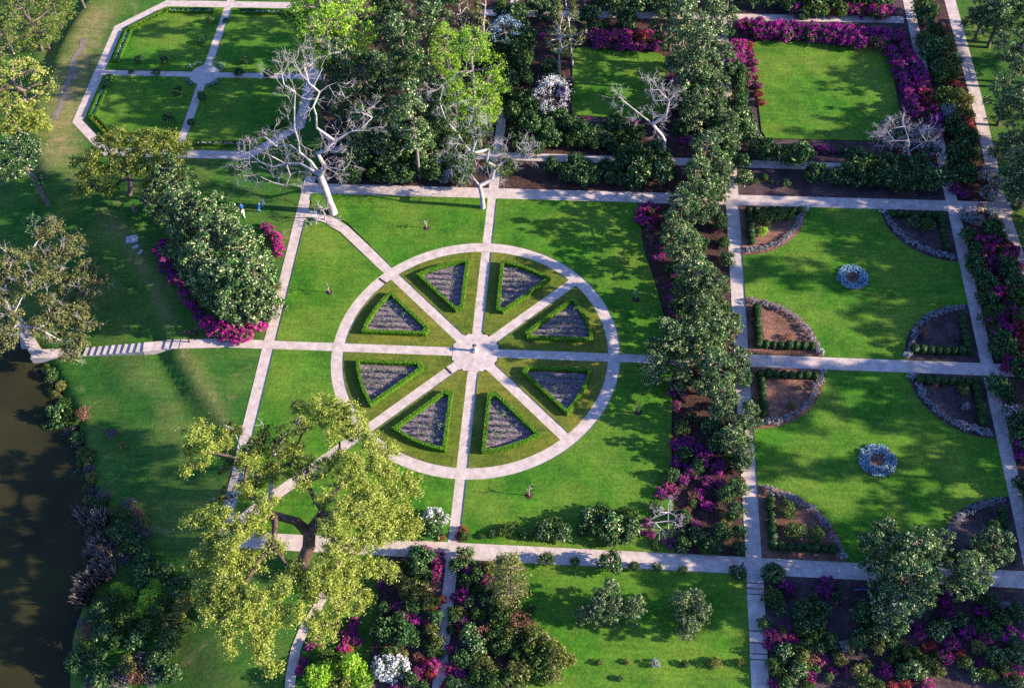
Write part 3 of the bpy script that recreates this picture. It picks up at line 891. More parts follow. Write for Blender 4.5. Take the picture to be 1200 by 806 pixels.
DIRN = ['east-northeast', 'north-northeast', 'north-northwest', 'west-northwest', 'west-southwest', 'south-southwest', 'south-southeast', 'east-southeast']
CLOCK = ['just above the right spoke', 'just right of the upper spoke', 'just left of the upper spoke', 'just above the left spoke',
         'just below the left spoke', 'just left of the lower spoke', 'just right of the lower spoke', 'just below the right spoke']
for k in range(8):
    a = rad(22.5 + 45 * k)
    rng = np.random.default_rng(500 + k)
    wl = wedge_poly(HW + 0.02, RI - 0.02, 3.12)
    lawn([rot2(p, a) for p in wl], 'dry_lawn')
    out = [rot2(p, a) for p in wedge_poly(2.12, 14.75, 6.75)]
    inn = [rot2(p, a) for p in wedge_poly(2.52, 14.37, 7.35)]
    sb = [rot2(p, a) for p in wedge_poly(2.3, 14.6, 7.0)]
    struct(flat_poly('soil', sb, M['rose_soil'], TURF + 0.02))
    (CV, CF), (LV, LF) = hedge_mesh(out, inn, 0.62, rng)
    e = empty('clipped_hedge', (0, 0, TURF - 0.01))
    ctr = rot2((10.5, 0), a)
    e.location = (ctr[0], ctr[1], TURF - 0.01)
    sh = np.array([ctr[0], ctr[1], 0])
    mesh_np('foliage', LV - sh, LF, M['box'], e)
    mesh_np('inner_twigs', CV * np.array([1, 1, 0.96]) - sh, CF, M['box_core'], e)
    tag(e, f"low bright green clipped hedge framing the rose wedge {CLOCK[k]}", 'hedge', 'clipped hedges round the rose wedges')
    # rose bushes in rows
    ang = 0.0
    poly = [rot2(p, a) for p in wedge_poly(3.1, 13.8, 8.4)]
    def inside(x, y):
        c = False; n = len(poly); j = n - 1
        for i in range(n):
            (xi, yi), (xj, yj) = poly[i], poly[j]
            if (yi > y) != (yj > y) and x < (xj - xi) * (y - yi) / (yj - yi) + xi: c = not c
            j = i
        return c
    xs = [p[0] for p in poly]; ys = [p[1] for p in poly]
    cand = []
    yy = min(ys) + 0.25
    while yy < max(ys):
        xx = min(xs) + rng.uniform(0, 0.4)
        while xx < max(xs):
            if inside(xx, yy): cand.append((xx, yy))
            xx += 0.82
        yy += 0.86
    rng.shuffle(cand)
    for (x, y) in cand[:34]:
        r = plant('rose', 'rose_bush', 'rose bush', (x + rng.uniform(-.12, .12), y + rng.uniform(-.08, .08), TURF + 0.02), rng.uniform(0.75, 1.35), None,
                  f"rose bushes in the wedge {CLOCK[k]}")
        r['label'] = f"leafy rose bush in the hedged wedge {CLOCK[k]}"

# sundial on a pedestal
def lathe(prof, n=20):
    V, F = [], []
    for r, z in prof:
        for i in range(n):
            t = 2 * math.pi * i / n; V.append((r * math.cos(t), r * math.sin(t), z))
    for k in range(len(prof) - 1):
        for i in range(n):
            j = (i + 1) % n; F.append((k * n + i, k * n + j, (k + 1) * n + j, (k + 1) * n + i))
    F.append(tuple((len(prof) - 1) * n + i for i in range(n)))
    return V, F
sd = empty('sundial', (-0.05, 0.25, 0.076))
tag(sd, 'pale stone sundial pedestal in the middle of the wheel garden', 'sundial')
V, F = lathe([(0.42, 0), (0.42, 0.10), (0.34, 0.14), (0.20, 0.2), (0.15, 0.35), (0.19, 0.6), (0.15, 0.85), (0.24, 0.98), (0.30, 1.02), (0.30, 1.10)])
mesh_np('pedestal', V, F, M['stone'], sd)
V, F = lathe([(0.24, 1.10), (0.24, 1.13)]); mesh_np('dial_plate', V, F, M['bronze'], sd)
mesh_np('gnomon', [(-0.02, -0.16, 1.13), (0.02, -0.16, 1.13), (0.02, 0.14, 1.13), (-0.02, 0.14, 1.13), (-0.02, 0.14, 1.36), (0.02, 0.14, 1.36)],
        [(0, 1, 2, 3), (3, 2, 5, 4), (0, 3, 4), (1, 5, 2), (0, 4, 5, 1)], M['bronze'], sd)

# dark drain grates across the paths
def drain(c, ang, w, desc):
    e = empty('drain_channel', (c[0], c[1], 0.08), rad(ang))
    bm = bmesh.new()
    bmesh.ops.create_cube(bm, size=1, matrix=Matrix.Translation((0, 0, 0.0)) @ Matrix.Diagonal((w, 0.26, 0.03, 1)))
    bm_obj('frame', bm, M['iron'], e)
    bm = bmesh.new()
    for k in range(int(w / 0.1)):
        bmesh.ops.create_cube(bm, size=1, matrix=Matrix.Translation((-w / 2 + 0.07 + k * 0.1, 0, 0.025)) @ Matrix.Diagonal((0.05, 0.2, 0.02, 1)))
    bm_obj('grate', bm, M['wood'], e)
    tag(e, desc, 'drain')
drain(G(449, 330)[:2], -37, 1.5, 'dark drain strip across the ring path beside the upper left spoke')
drain(G(525, 434)[:2], -45, 1.4, 'dark drain strip across the lower left spoke near the sundial')

# ------------------------------------------------------------------ right-hand gardens: quarter round beds
CORN = [((33.76, 26.2), 1, -1, 'top left bed of upper lawn'), ((61.47, 26.2), -1, -1, 'top right bed of upper lawn'),
        ((33.76, 1.32), 1, 1, 'bottom left bed of upper lawn'), ((61.47, 1.32), -1, 1, 'bottom right bed of upper lawn'),
        ((33.76, -0.6), 1, -1, 'top left bed of lower lawn'), ((61.47, -0.6), -1, -1, 'top right bed of lower lawn'),
        ((33.76, -25.9), 1, 1, 'bottom left bed of lower lawn'), ((61.47, -25.9), -1, 1, 'bottom right bed of lower lawn')]
BR = 8.9
for bi, (c, sx, sy_, where) in enumerate(CORN):
    rng = random.Random(900 + bi)
    def at(u, v): return (c[0] + sx * u, c[1] + sy_ * v)
    pts = [at(0, 0)] + [at(BR * math.cos(t), BR * math.sin(t)) for t in np.linspace(0, math.pi / 2, 22)]
    struct(flat_poly('soil', pts, M['bark_mulch'] if bi not in (1, 3, 5, 7) else M['dark_soil'], TURF + 0.014))
    n = 15
    for k in range(n):
        t = rad(7 + 77 * k / (n - 1)) + rng.uniform(-.012, .012)
        r = BR - 0.65 + rng.uniform(-.12, .12)
        x, y = at(r * math.cos(t), r * math.sin(t))
        e = plant('grey_clump', 'silver_plant', 'silver plant', (x, y, TURF + 0.014), rng.uniform(0.78, 1.25), None, 'silver grey plants edging ' + where)
        reg(e, 'silver plant on curved edge,', where)
    for k in range(8):
        u = 1.15 + k * (0.93 if bi != 0 else 0.98)
        x, y = at(u, 1.25 + rng.uniform(-.06, .06))
        e = plant('box_ball', 'clipped_ball', 'clipped shrub', (x, y, TURF), rng.uniform(0.92, 1.18), None, 'round clipped shrubs along the straight edge of ' + where)
        reg(e, 'clipped ball in level row,', where)
    for k in range(6):
        v = 2.25 + k * 0.92
        x, y = at(1.25 + rng.uniform(-.06, .06), v)
        e = plant('box_ball', 'clipped_ball', 'clipped shrub', (x, y, TURF), rng.uniform(0.92, 1.18), None, 'round clipped shrubs down the side of ' + where)
        reg(e, 'clipped ball in upright row,', where, 'y')
    extra = {0: [('green', 3.0, 3.0, 1.2), ('green', 5.0, 2.2, 1.1), ('bright', 2.8, 5.0, 0.75), ('green', 6.2, 1.9, 0.9)],
             1: [('green', 3.4, 3.2, 1.0), ('camellia', 5.2, 2.8, 0.9)], 2: [('rust', 4.8, 2.6, 0.5)], 3: [('rust', 6.2, 4.0, 0.8), ('dusky', 2.6, 3.4, 0.7)],
             4: [('olive', 4.6, 5.6, 0.45), ('green', 5.6, 3.0, 0.35)], 5: [('olive', 2.8, 2.5, 0.8), ('silver', 2.9, 4.8, 0.55), ('rust', 6.0, 1.8, 0.5)],
             6: [('green', 3.0, 5.6, 1.0), ('green', 3.6, 3.0, 1.1), ('green', 5.9, 2.6, 1.0)], 7: [('green', 2.2, 5.0, 0.9), ('green', 4.6, 2.4, 0.9)]}[bi]
    for kind, u, v, sc in extra:
        x, y = at(u, v)
        e = plant(kind, 'garden_shrub', 'shrub', (x, y, TURF), sc, None, 'shrubs inside the quarter round beds')
        reg(e, {'green': 'leafy green shrub', 'bright': 'light green shrub', 'camellia': 'dark green shrub', 'rust': 'rusty dry shrub', 'silver': 'pale grey shrub', 'dusky': 'dusky brown shrub', 'olive': 'small olive shrub'}[kind] + ' on mulch,', where)
    # small flowers at the corner of the arc
    x, y = at(BR - 0.2, 0.55)
    e = plant('az_white', 'flower_clump', 'flowers', (x, y, TURF), 0.5, None, 'small flower clumps at bed ends')
    reg(e, 'pale flower clump at arc end,', where)

for i, (cx, cy, ro) in enumerate(((47.6, 14.0, 2.0), (47.5, -13.1, 2.15))):
    rng = np.random.default_rng(70 + i)
    e = empty('round_flower_bed', (cx, cy, TURF))
    mesh_np('soil', [(x, y, 0.02) for x, y in arc(ro, 0, 360, 32)[:-1]], [tuple(range(32))], M['bark_mulch'], e)
    n = 420
    a = rng.uniform(0, 6.283, n); r = np.sqrt(rng.uniform((ro * 0.40) ** 2, ro ** 2, n))
    C = np.stack([r * np.cos(a), r * np.sin(a), np.full(n, 0.2)], 1)
    V, F = clump_leaves(C, np.full(n, 0.17), 9, 0.15, rng, jitter=0.5)
    mesh_np('blossoms', V, F, M['bluewhite'], e)
    V, F = clump_leaves(C - np.array([0, 0, .05]), np.full(n, 0.16), 4, 0.13, rng)
    mesh_np('foliage', V, F, M['green'], e)
    V, F = clump_leaves(np.array([[0.1, 0, 0.25], [-.1, .1, 0.3]]), np.array([.3, .3]), 20, 0.2, rng)
    mesh_np('centre_shrub', V, F, M['dusk'], e)
    tag(e, ['round ring of pale blue flowers on the upper right-hand lawn', 'round ring of pale blue flowers on the lower right-hand lawn'][i], 'flower bed', 'round blue flower beds')

# ------------------------------------------------------------------ octagon flower borders
def border(p0, p1, fm, desc, inset=1.5, width=1.1):
    """hedged flower border parallel to an octagon side"""
    p0 = np.array(p0); p1 = np.array(p1)
    t = p1 - p0; L = np.linalg.norm(t); t /= L; nn = np.array([-t[1], t[0]])
    mid = (p0 + p1) / 2
    if np.dot(nn, np.array(OC) - mid) < 0: nn = -nn
    rng = np.random.default_rng(int(abs(mid[0] * 7 + mid[1])) )
    c = mid + nn * (inset + width / 2)
    e = empty('flower_border', (c[0], c[1], TURF), math.atan2(t[1], t[0]))
    hl = L / 2 - 0.9; hw = width / 2
    outer = [(-hl, -hw), (hl, -hw), (hl, hw), (-hl, hw)]; inner = [(-hl + .28, -hw + .28), (hl - .28, -hw + .28), (hl - .28, hw - .28), (-hl + .28, hw - .28)]
    (CV, CF), (LV, LF) = hedge_mesh(outer, inner, 0.42, rng, 45)
    mesh_np('hedge', LV, LF, M['box'], e); mesh_np('inner_twigs', CV * np.array([1, 1, .96]), CF, M['box_core'], e)
    n = int(L * 9)
    C = np.stack([rng.uniform(-hl + .3, hl - .3, n), rng.uniform(-hw + .25, hw - .25, n), np.full(n, 0.22)], 1)
    V, F = clump_leaves(C, np.full(n, 0.14), 6, 0.15, rng, jitter=0.5); mesh_np('blossoms', V, F, fm, e)
    V, F = clump_leaves(C - np.array([0, 0, .08]), np.full(n, 0.15), 4, 0.15, rng); mesh_np('foliage', V, F, M['green'], e)
    tag(e, desc, 'flower border', 'hedged flower borders of the octagon lawn')
def mid(p, q, f): return (p[0] + (q[0] - p[0]) * f, p[1] + (q[1] - p[1]) * f)
W_ = (OC[0] - OX, OC[1]); E_ = (OC[0] + OX, OC[1]); N_ = (OC[0], OC[1] + OY); S_ = (OC[0], OC[1] - OY)
sides = [(mid(W_, oc[4], .12), oc[4], 'bluewhite', 'narrow hedged border of blue flowers, upper left side of octagon lawn'),
         (W_, oc[5], 'bluewhite', 'narrow hedged border of blue flowers, lower left side of octagon lawn'),
         (oc[4], oc[3], 'yellow', 'hedged border of yellow flowers at the upper left corner of octagon lawn'),
         (oc[5], oc[6], 'yellow', 'hedged border of yellow flowers at the lower left corner of octagon lawn'),
         (oc[3], mid(N_, oc[3], .1), 'bluewhite', 'hedged border of pale flowers along top of octagon, left of middle path'),
         (mid(N_, oc[2], .1), oc[2], 'bluewhite', 'hedged border of pale flowers along top of octagon, right of middle path'),
         (mid(S_, oc[7], .1), oc[7], 'white', 'hedged border of white flowers along bottom of octagon, right of middle path'),
         (mid(S_, oc[6], .1), oc[6], 'white', 'hedged border of white flowers along bottom of octagon, left of middle path'),
         (oc[7], oc[0], 'olive', 'hedged border at the lower right corner of octagon lawn'),
         (oc[2], oc[1], 'olive', 'hedged border at the upper right corner of octagon lawn')]
for p, q, fm, d in sides: border(p, q, M[fm], d)
for k in range(4):
    a0 = 22 + 90 * k
    rng = np.random.default_rng(40 + k)
    aa = np.radians(rng.uniform(a0, a0 + 46, 60)); rr = rng.uniform(2.6, 3.3, 60)
    C = np.stack([rr * np.cos(aa), rr * np.sin(aa), np.full(60, 0.18)], 1)
    m = np.array([C[:, 0].mean(), C[:, 1].mean(), 0])
    e = empty('curved_flower_bed', (OC[0] + m[0], OC[1] + m[1], TURF)); C = C - m
    V, F = clump_leaves(C, np.full(60, 0.17), 6, 0.14, rng, jitter=.5); mesh_np('foliage', V, F, M['rose'], e)
    V, F = clump_leaves(C[::2] + np.array([0, 0, .08]), np.full(30, 0.12), 5, 0.12, rng, jitter=.5); mesh_np('blossoms', V, F, M['bluewhite'], e)
    tag(e, f"curved pale flower bed at the octagon crossing, {['upper right', 'upper left', 'lower left', 'lower right'][k]} of the round plaza", 'flower bed', 'curved beds round the octagon crossing')
for (px, py, sc) in [(163, 72, .7), (193, 72, .7), (154, 86, .5), (184, 87, .7), (210, 110, .8), (199, 143, 1.0), (237, 115, .7), (224, 145, .6), (281, 88, .8), (315, 89, .8), (289, 73, .7), (247, 25, .6), (266, 27, .6), (237, 50, .6)]:
    p = GT(px, py, 0.3)
    e = plant('camellia', 'lawn_shrub', 'shrub', (p[0], p[1], 0.1), sc, None, 'small shrubs on the octagon lawns')
    reg(e, 'small dark shrub standing on', 'the octagon lawns')

# ------------------------------------------------------------------ shrubs, azaleas and trees, patch by patch
AZ = {'p': ('az_purple', 'shade-toned magenta azalea in bloom'), 'm': ('az_magenta', 'magenta azalea in bloom'), 'r': ('az_red', 'red pink azalea in bloom'),
      'w': ('az_white', 'white azalea in bloom'), 'x': ('az_mixed', 'green azalea with scattered magenta blooms'), 'l': ('az_lilac', 'lilac grey shrub in bloom'),
      'c': ('camellia', 'dark green camellia shrub'), 'g': ('green', 'leafy green shrub'), 'o': ('olive', 'yellow green shrub'),
      'y': ('glossy', 'glint-speckled camellia'), 'u': ('rust', 'rusty leaved shrub'), 'b': ('bright', 'light green shrub'), 's': ('silver', 'pale grey shrub'), 'v': ('dusky', 'dusky purple brown shrub')}
def patch(where, items, axis='x', hs=1.0):
    for it in items:
        k, px, py, r = it[:4]; h = it[4] if len(it) > 4 else hs
        kind, desc = AZ[k]
        flower = k in 'pmrwxl'
        shrub_at(kind, px, py, r, 'azalea' if k in 'pmrwx' else ('flowering_shrub' if k == 'l' else ('camellia' if k in 'cy' else 'shrub')), 'azalea' if k in 'pmrwx' else ('camellia' if k in 'cy' else 'shrub'), desc, where,
                 ('azaleas ' if k in 'pmrwx' else 'shrubs ') + where, axis, h)
def along(where, k, pts, r, gap, jit=3.0, axis='x', hs=1.0, seed=0):
    rng = random.Random(seed + len(where))
    items = []
    for (ax, ay), (bx, by) in zip(pts[:-1], pts[1:]):
        L = math.hypot(bx - ax, by - ay); n = max(1, int(L / gap))
        for i in range(n):
            f = (i + .5) / n
            kk = k[rng.randrange(len(k))]
            items.append((kk, ax + (bx - ax) * f + rng.uniform(-jit, jit), ay + (by - ay) * f + rng.uniform(-jit * .6, jit * .6), r * rng.uniform(.8, 1.25), hs))
    patch(where, items, axis)

# azalea walls of the square lawn, upper right
along('behind the square lawn, back row', 'ppppm', [(868, 30), (1062, 42)], 9.5, 14, 1.5, hs=1.25, seed=1)
along('behind the square lawn, front row', 'pppx', [(885, 37), (1040, 50)], 9, 14, 1.5, hs=1.1, seed=2)
along('right of the square lawn, outer row', 'mmpmr', [(1060, 50), (1078, 88), (1092, 128), (1100, 160)], 9, 10, 1.5, 'y', 1.2, 3)
along('right of the square lawn, inner row', 'ppmp', [(1042, 56), (1060, 96), (1073, 135)], 9, 10, 1.5, 'y', 1.1, 4)
along('left of the square lawn', 'mppx', [(862, 48), (866, 75), (872, 100)], 9, 9, 4, 'y', 1.1, 5)
along('on left edge of square lawn', 'mmr', [(879, 48), (882, 78), (888, 104), (893, 125)], 4.5, 8, 1, 'y', 1.0, 6)
along('under front edge of square lawn', 'mcp', [(925, 172), (1015, 178)], 6, 11, 2, hs=.8, seed=7)
along('behind the upper cross path', 'rmrmcg', [(920, 10), (1048, 12)], 9, 11, 3, hs=1.1, seed=8)
along('at top edge behind the azaleas', 'ccgc', [(860, 2), (1040, -6)], 11, 15, 4, hs=1.3, seed=9)
patch('on the upper cross path edge', [('c', 890, 28, 7), ('c', 941, 20, 7), ('c', 857, 12, 6), ('g', 1028, 16, 9), ('c', 856, 40, 6)])
# front of square lawn
along('in hedge before the square lawn', 'cccy', [(862, 135), (875, 165), (905, 182), (945, 186)], 12, 12, 5, hs=1.3, seed=10)
along('below square lawn by lower path', 'cccyc', [(950, 205), (1000, 208), (1060, 214), (1105, 212)], 12, 15, 4, hs=1.2, seed=11)
along('below corner of the square lawn', 'ccgc', [(1000, 190), (1045, 196), (1085, 198)], 12, 14, 4, hs=1.2, seed=12)
patch('at right corner of square lawn', [('l', 1046, 150, 11, 1.9), ('l', 1060, 162, 12, 1.9), ('l', 1080, 165, 12, 1.8), ('l', 1092, 178, 9, 1.5), ('r', 1060, 180, 8), ('r', 1070, 183, 7), ('r', 1090, 186, 6),
                                               ('s', 1086, 195, 8), ('l', 1035, 160, 8, 1.4)])
patch('on soil under the square lawn', [('g', 885, 213, 4), ('g', 896, 208, 4), ('c', 920, 216, 5), ('g', 905, 214, 3)])
# strip right of the far path
along('between the right-hand paths, top stretch', 'cgocs', [(1084, 8), (1096, 60), (1108, 110), (1122, 160)], 10, 9, 8, 'y', 1.2, 13)
along('beside bright outer path, top stretch', 'gocor', [(1103, 40), (1118, 95), (1132, 140), (1142, 185)], 8, 10, 4, 'y', 1.2, 14)
patch('in clump above the right crossing', [('c', 1120, 188, 15, 1.4), ('c', 1112, 205, 12), ('c', 1132, 205, 11, 1.3), ('p', 1120, 222, 7), ('p', 1130, 228, 5), ('u', 1110, 150, 8), ('b', 1112, 135, 9), ('o', 1125, 150, 7)], 'y')
patch('beside the right crossing', [('l', 1160, 225, 10, 1.5), ('l', 1168, 212, 8, 1.4), ('s', 1155, 205, 8, 1.5), ('s', 1132, 252, 9, .7), ('s', 1145, 258, 8, .7), ('m', 1158, 228, 5), ('x', 1150, 245, 7), ('s', 1165, 250, 7)])
along('in border right of far path', 'ccgxc', [(1136, 275), (1150, 320), (1163, 370), (1176, 415)], 10, 10, 5, 'y', 1.15, 15)
along('in border beside the outer path', 'cgcxg', [(1165, 262), (1182, 320), (1196, 380)], 10, 11, 4, 'y', 1.15, 16)
patch('in magenta drift beside outer path', [('m', 1186, 295, 8), ('r', 1182, 288, 6), ('m', 1190, 312, 8), ('m', 1195, 328, 8), ('m', 1165, 308, 8), ('r', 1178, 342, 9), ('r', 1170, 338, 7), ('m', 1186, 390, 9), ('r', 1196, 384, 9), ('m', 1176, 382, 7), ('p', 1172, 378, 7),
                                                 ('m', 1166, 402, 5)], 'y', 1.6)
along('below right end of middle path', 'cpcxc', [(1172, 446), (1186, 480), (1204, 540)], 11, 10, 6, 'y', 1.1, 17)
patch('at right edge below middle path', [('l', 1192, 488, 14, 1.3), ('l', 1198, 508, 12, 1.2), ('m', 1200, 535, 8), ('p', 1176, 450, 8), ('c', 1196, 432, 13), ('c', 1188, 422, 10)], 'y')
along('at right edge beside lower lawn', 'cpcg', [(1200, 560), (1228, 640)], 11, 12, 5, 'y', 1.1, 18)

# band of shrubs between the two paths above the wheel garden
patch('between the upper paths, left part', [('c', 408, 205, 11), ('c', 424, 186, 13, 1.3), ('g', 440, 205, 10), ('c', 455, 196, 12), ('c', 475, 205, 12), ('c', 492, 196, 12, 1.2), ('c', 508, 202, 12), ('g', 520, 190, 11), ('s', 532, 203, 10),
                                             ('s', 520, 210, 7), ('c', 545, 200, 10), ('g', 598, 198, 9), ('g', 590, 188, 6), ('c', 470, 180, 10), ('u', 510, 178, 8), ('u', 530, 175, 8)])
patch('between the upper paths, right part', [('c', 630, 176, 7, 1.3), ('g', 649, 195, 5), ('c', 668, 205, 11), ('c', 685, 200, 12), ('c', 697, 206, 8), ('c', 676, 188, 9), ('c', 735, 190, 13, 1.5), ('y', 750, 205, 14, 1.5), ('c', 748, 188, 13, 1.5),
                                              ('o', 762, 192, 10, 1.5), ('y', 776, 205, 12, 1.4), ('c', 778, 188, 10), ('c', 720, 200, 8), ('c', 728, 212, 8)])
patch('before the small upper lawn', [('c', 668, 148, 11), ('c', 684, 155, 11, 1.2), ('c', 698, 168, 10), ('p', 708, 160, 9), ('p', 700, 152, 7), ('c', 716, 150, 9), ('c', 732, 150, 10), ('m', 745, 147, 6), ('c', 640, 150, 11), ('c', 655, 140, 11), ('p', 690, 140, 6),
                                           ('l', 697, 142, 6), ('c', 720, 140, 8), ('c', 654, 165, 8), ('p', 742, 162, 7), ('l', 728, 144, 6), ('m', 658, 136, 7), ('c', 640, 135, 10), ('c', 626, 150, 10, 1.4)])
along('behind the small upper lawn', 'mmprmx', [(690, 42), (795, 42)], 8, 9, 2, hs=1.15, seed=19)
along('behind small upper lawn, front row', 'pmpx', [(695, 52), (775, 56)], 6, 10, 1.5, hs=1.0, seed=20)
patch('left of the small upper lawn', [('m', 660, 108, 6), ('m', 636, 43, 5), ('m', 651, 76, 6), ('c', 645, 80, 10), ('g', 660, 60, 10), ('c', 650, 92, 9), ('x', 668, 95, 6), ('c', 665, 35, 9)])
patch('right of the small upper lawn', [('p', 795, 120, 10), ('p', 810, 132, 10), ('p', 795, 108, 8), ('m', 788, 92, 6), ('p', 815, 145, 9), ('c', 800, 150, 11), ('c', 815, 125, 10), ('c', 790, 75, 10), ('p', 805, 165, 8)])
along('right of the upper middle path', 'cccg', [(612, 30), (612, 60), (612, 90), (612, 130), (622, 150)], 10, 11, 6, 'y', 1.3, 21)
along('left of the upper middle path', 'cgc', [(572, 60), (570, 100), (568, 130)], 9, 12, 3, 'y', 1.3, 22)
patch('far beyond the small upper lawn', [('c', 690, 20, 11), ('g', 702, 32, 10), ('c', 735, 28, 12, 1.4), ('c', 720, 8, 13), ('c', 752, 5, 14), ('c', 775, 12, 12), ('c', 640, 15, 12), ('c', 625, 5, 12), ('c', 800, 5, 14), ('c', 705, 0, 12)])
along('left of right-hand path, upper part', 'cccy', [(822, 90), (838, 130), (845, 175), (850, 205)], 11, 11, 7, 'y', 1.3, 23)
along('right of right-hand path, upper part', 'ccpc', [(858, 70), (866, 105), (868, 140), (872, 170)], 9, 11, 4, 'y', 1.25, 24)
patch('by path right of tree row', [('c', 870, 190, 10), ('y', 872, 210, 10), ('c', 858, 165, 9), ('y', 845, 210, 10, 1.3), ('y', 832, 220, 11, 1.3)])

# long strip of trees between the wheel garden and the right garden: underplanting
patch('on wheel side of magnolia row', [('m', 752, 245, 8), ('m', 764, 243, 9), ('p', 750, 256, 8), ('m', 760, 260, 9), ('r', 766, 256, 7), ('x', 758, 272, 7), ('u', 765, 280, 6), ('m', 775, 292, 8), ('p', 772, 302, 7), ('x', 782, 287, 7),
                                                            ('p', 791, 318, 7), ('p', 788, 335, 6), ('p', 789, 350, 6), ('p', 790, 363, 6), ('x', 768, 285, 6)], 'y')
patch('on path side of magnolia row', [('m', 839, 270, 4), ('c', 845, 262, 8, 1.4), ('c', 848, 285, 7), ('c', 852, 305, 9), ('m', 860, 393, 5), ('c', 862, 425, 9), ('c', 872, 445, 9), ('c', 872, 520, 9, 1.3), ('c', 868, 545, 10, 1.3), ('r', 870, 562, 4),
                                               ('c', 866, 572, 10), ('c', 862, 600, 11), ('o', 850, 608, 7), ('c', 845, 625, 12), ('c', 866, 625, 9), ('c', 865, 642, 8), ('c', 835, 640, 11)], 'y')
patch('in strip below the middle path', [('m', 798, 460, 6), ('m', 793, 475, 6), ('p', 788, 460, 6), ('r', 815, 500, 5), ('g', 798, 502, 9), ('p', 792, 520, 8), ('p', 806, 518, 8), ('p', 795, 540, 9), ('p', 815, 525, 9), ('p', 822, 540, 9), ('p', 810, 552, 9),
                                             ('p', 828, 532, 8), ('m', 804, 510, 4), ('c', 835, 500, 10), ('y', 828, 500, 8), ('c', 842, 520, 11, 1.3), ('c', 785, 558, 9), ('m', 783, 570, 8), ('p', 775, 578, 8), ('m', 788, 578, 8), ('p', 800, 562, 8),
                                             ('p', 830, 565, 8), ('m', 845, 565, 7), ('p', 820, 578, 8), ('u', 812, 580, 7), ('g', 812, 590, 5), ('p', 828, 592, 7), ('m', 832, 594, 6), ('u', 806, 598, 5), ('c', 800, 606, 9), ('p', 815, 615, 7), ('g', 768, 595, 8),
                                             ('m', 758, 612, 7), ('p', 752, 622, 6), ('m', 762, 625, 6), ('p', 785, 636, 8), ('g', 768, 637, 6), ('c', 800, 640, 10), ('c', 818, 630, 10), ('g', 828, 640, 9), ('p', 845, 545, 8), ('c', 850, 580, 10), ('y', 800, 625, 6)], 'y')
# row of shrubs along the bottom of the wheel lawn
patch('in row above the lower path', [('g', 545, 628, 6), ('c', 577, 626, 5), ('g', 590, 622, 7), ('g', 598, 620, 7), ('c', 612, 626, 6), ('y', 640, 622, 12), ('g', 652, 616, 12), ('y', 660, 626, 11), ('g', 630, 627, 8), ('y', 690, 606, 12), ('g', 705, 603, 13),
                                          ('y', 718, 614, 14), ('g', 735, 605, 12), ('y', 742, 618, 11), ('c', 700, 622, 11), ('c', 715, 630, 11), ('c', 685, 620, 9), ('c', 735, 632, 8), ('r', 542, 621, 6), ('r', 538, 628, 5), ('g', 565, 628, 4)])
# lower lawn
patch('on lower lawn by its path', [('g', 640, 656, 9, 1.2), ('c', 715, 660, 13, 1.2), ('c', 674, 658, 5), ('c', 743, 664, 6), ('c', 770, 664, 5), ('c', 865, 672, 9), ('g', 800, 668, 5)])
patch('at bottom of the lower lawn', [('s', 768, 777, 6), ('c', 803, 778, 4), ('o', 838, 777, 7), ('o', 868, 776, 4.5, 1.3), ('o', 703, 776, 4), ('o', 735, 775, 3.5), ('c', 726, 795, 3.5)])

# azalea garden left of the lower lawn
patch('beside lower middle path, upper left', [('w', 510, 606, 13, 1.7), ('c', 506, 620, 13, 1.4), ('r', 517, 629, 5), ('c', 492, 655, 14), ('p', 500, 648, 10), ('p', 514, 652, 8), ('r', 516, 661, 5), ('m', 512, 672, 8), ('m', 508, 682, 7), ('c', 490, 668, 11), ('m', 490, 673, 4),
                                                   ('o', 478, 690, 12, 1.4), ('o', 490, 695, 12, 1.3), ('u', 502, 690, 9), ('p', 492, 703, 8), ('p', 470, 715, 12), ('p', 480, 724, 10), ('m', 512, 706, 6), ('r', 516, 702, 6), ('r', 508, 714, 6), ('m', 502, 727, 6),
                                                   ('o', 500, 705, 10), ('x', 484, 712, 8), ('o', 468, 680, 9)], 'y')
patch('beside lower middle path, lower left', [('c', 452, 738, 14, 1.3), ('c', 470, 742, 14, 1.3), ('c', 482, 748, 12), ('g', 455, 760, 12), ('w', 452, 780, 15, 1.3), ('w', 468, 782, 14, 1.3), ('w', 460, 790, 12), ('o', 508, 740, 9, 1.3), ('g', 505, 752, 9),
                                                   ('g', 515, 765, 7), ('r', 500, 776, 8), ('m', 492, 785, 8), ('r', 504, 790, 8), ('m', 488, 795, 7), ('p', 465, 802, 9), ('p', 478, 800, 7), ('c', 495, 806, 8), ('u', 490, 768, 6)], 'y')
patch('beside lower middle path, right side', [('g', 545, 652, 11, 1.2), ('c', 535, 664, 9), ('p', 546, 664, 9), ('c', 545, 680, 8), ('m', 540, 697, 9), ('p', 533, 700, 6), ('m', 545, 707, 5), ('g', 533, 716, 8), ('c', 532, 726, 7), ('p', 543, 728, 8), ('r', 540, 738, 5),
                                                   ('c', 528, 738, 5), ('y', 552, 745, 12, 1.2), ('u', 566, 742, 11), ('y', 560, 757, 12), ('g', 578, 750, 12), ('p', 530, 760, 7), ('c', 545, 772, 11), ('m', 528, 782, 8), ('p', 538, 785, 8), ('m', 540, 796, 8),
                                                   ('o', 562, 778, 12), ('o', 575, 785, 12), ('g', 560, 795, 12), ('g', 580, 800, 13), ('r', 524, 800, 6), ('r', 520, 804, 4), ('g', 558, 692, 6), ('c', 570, 705, 8), ('c', 568, 690, 7)], 'y')
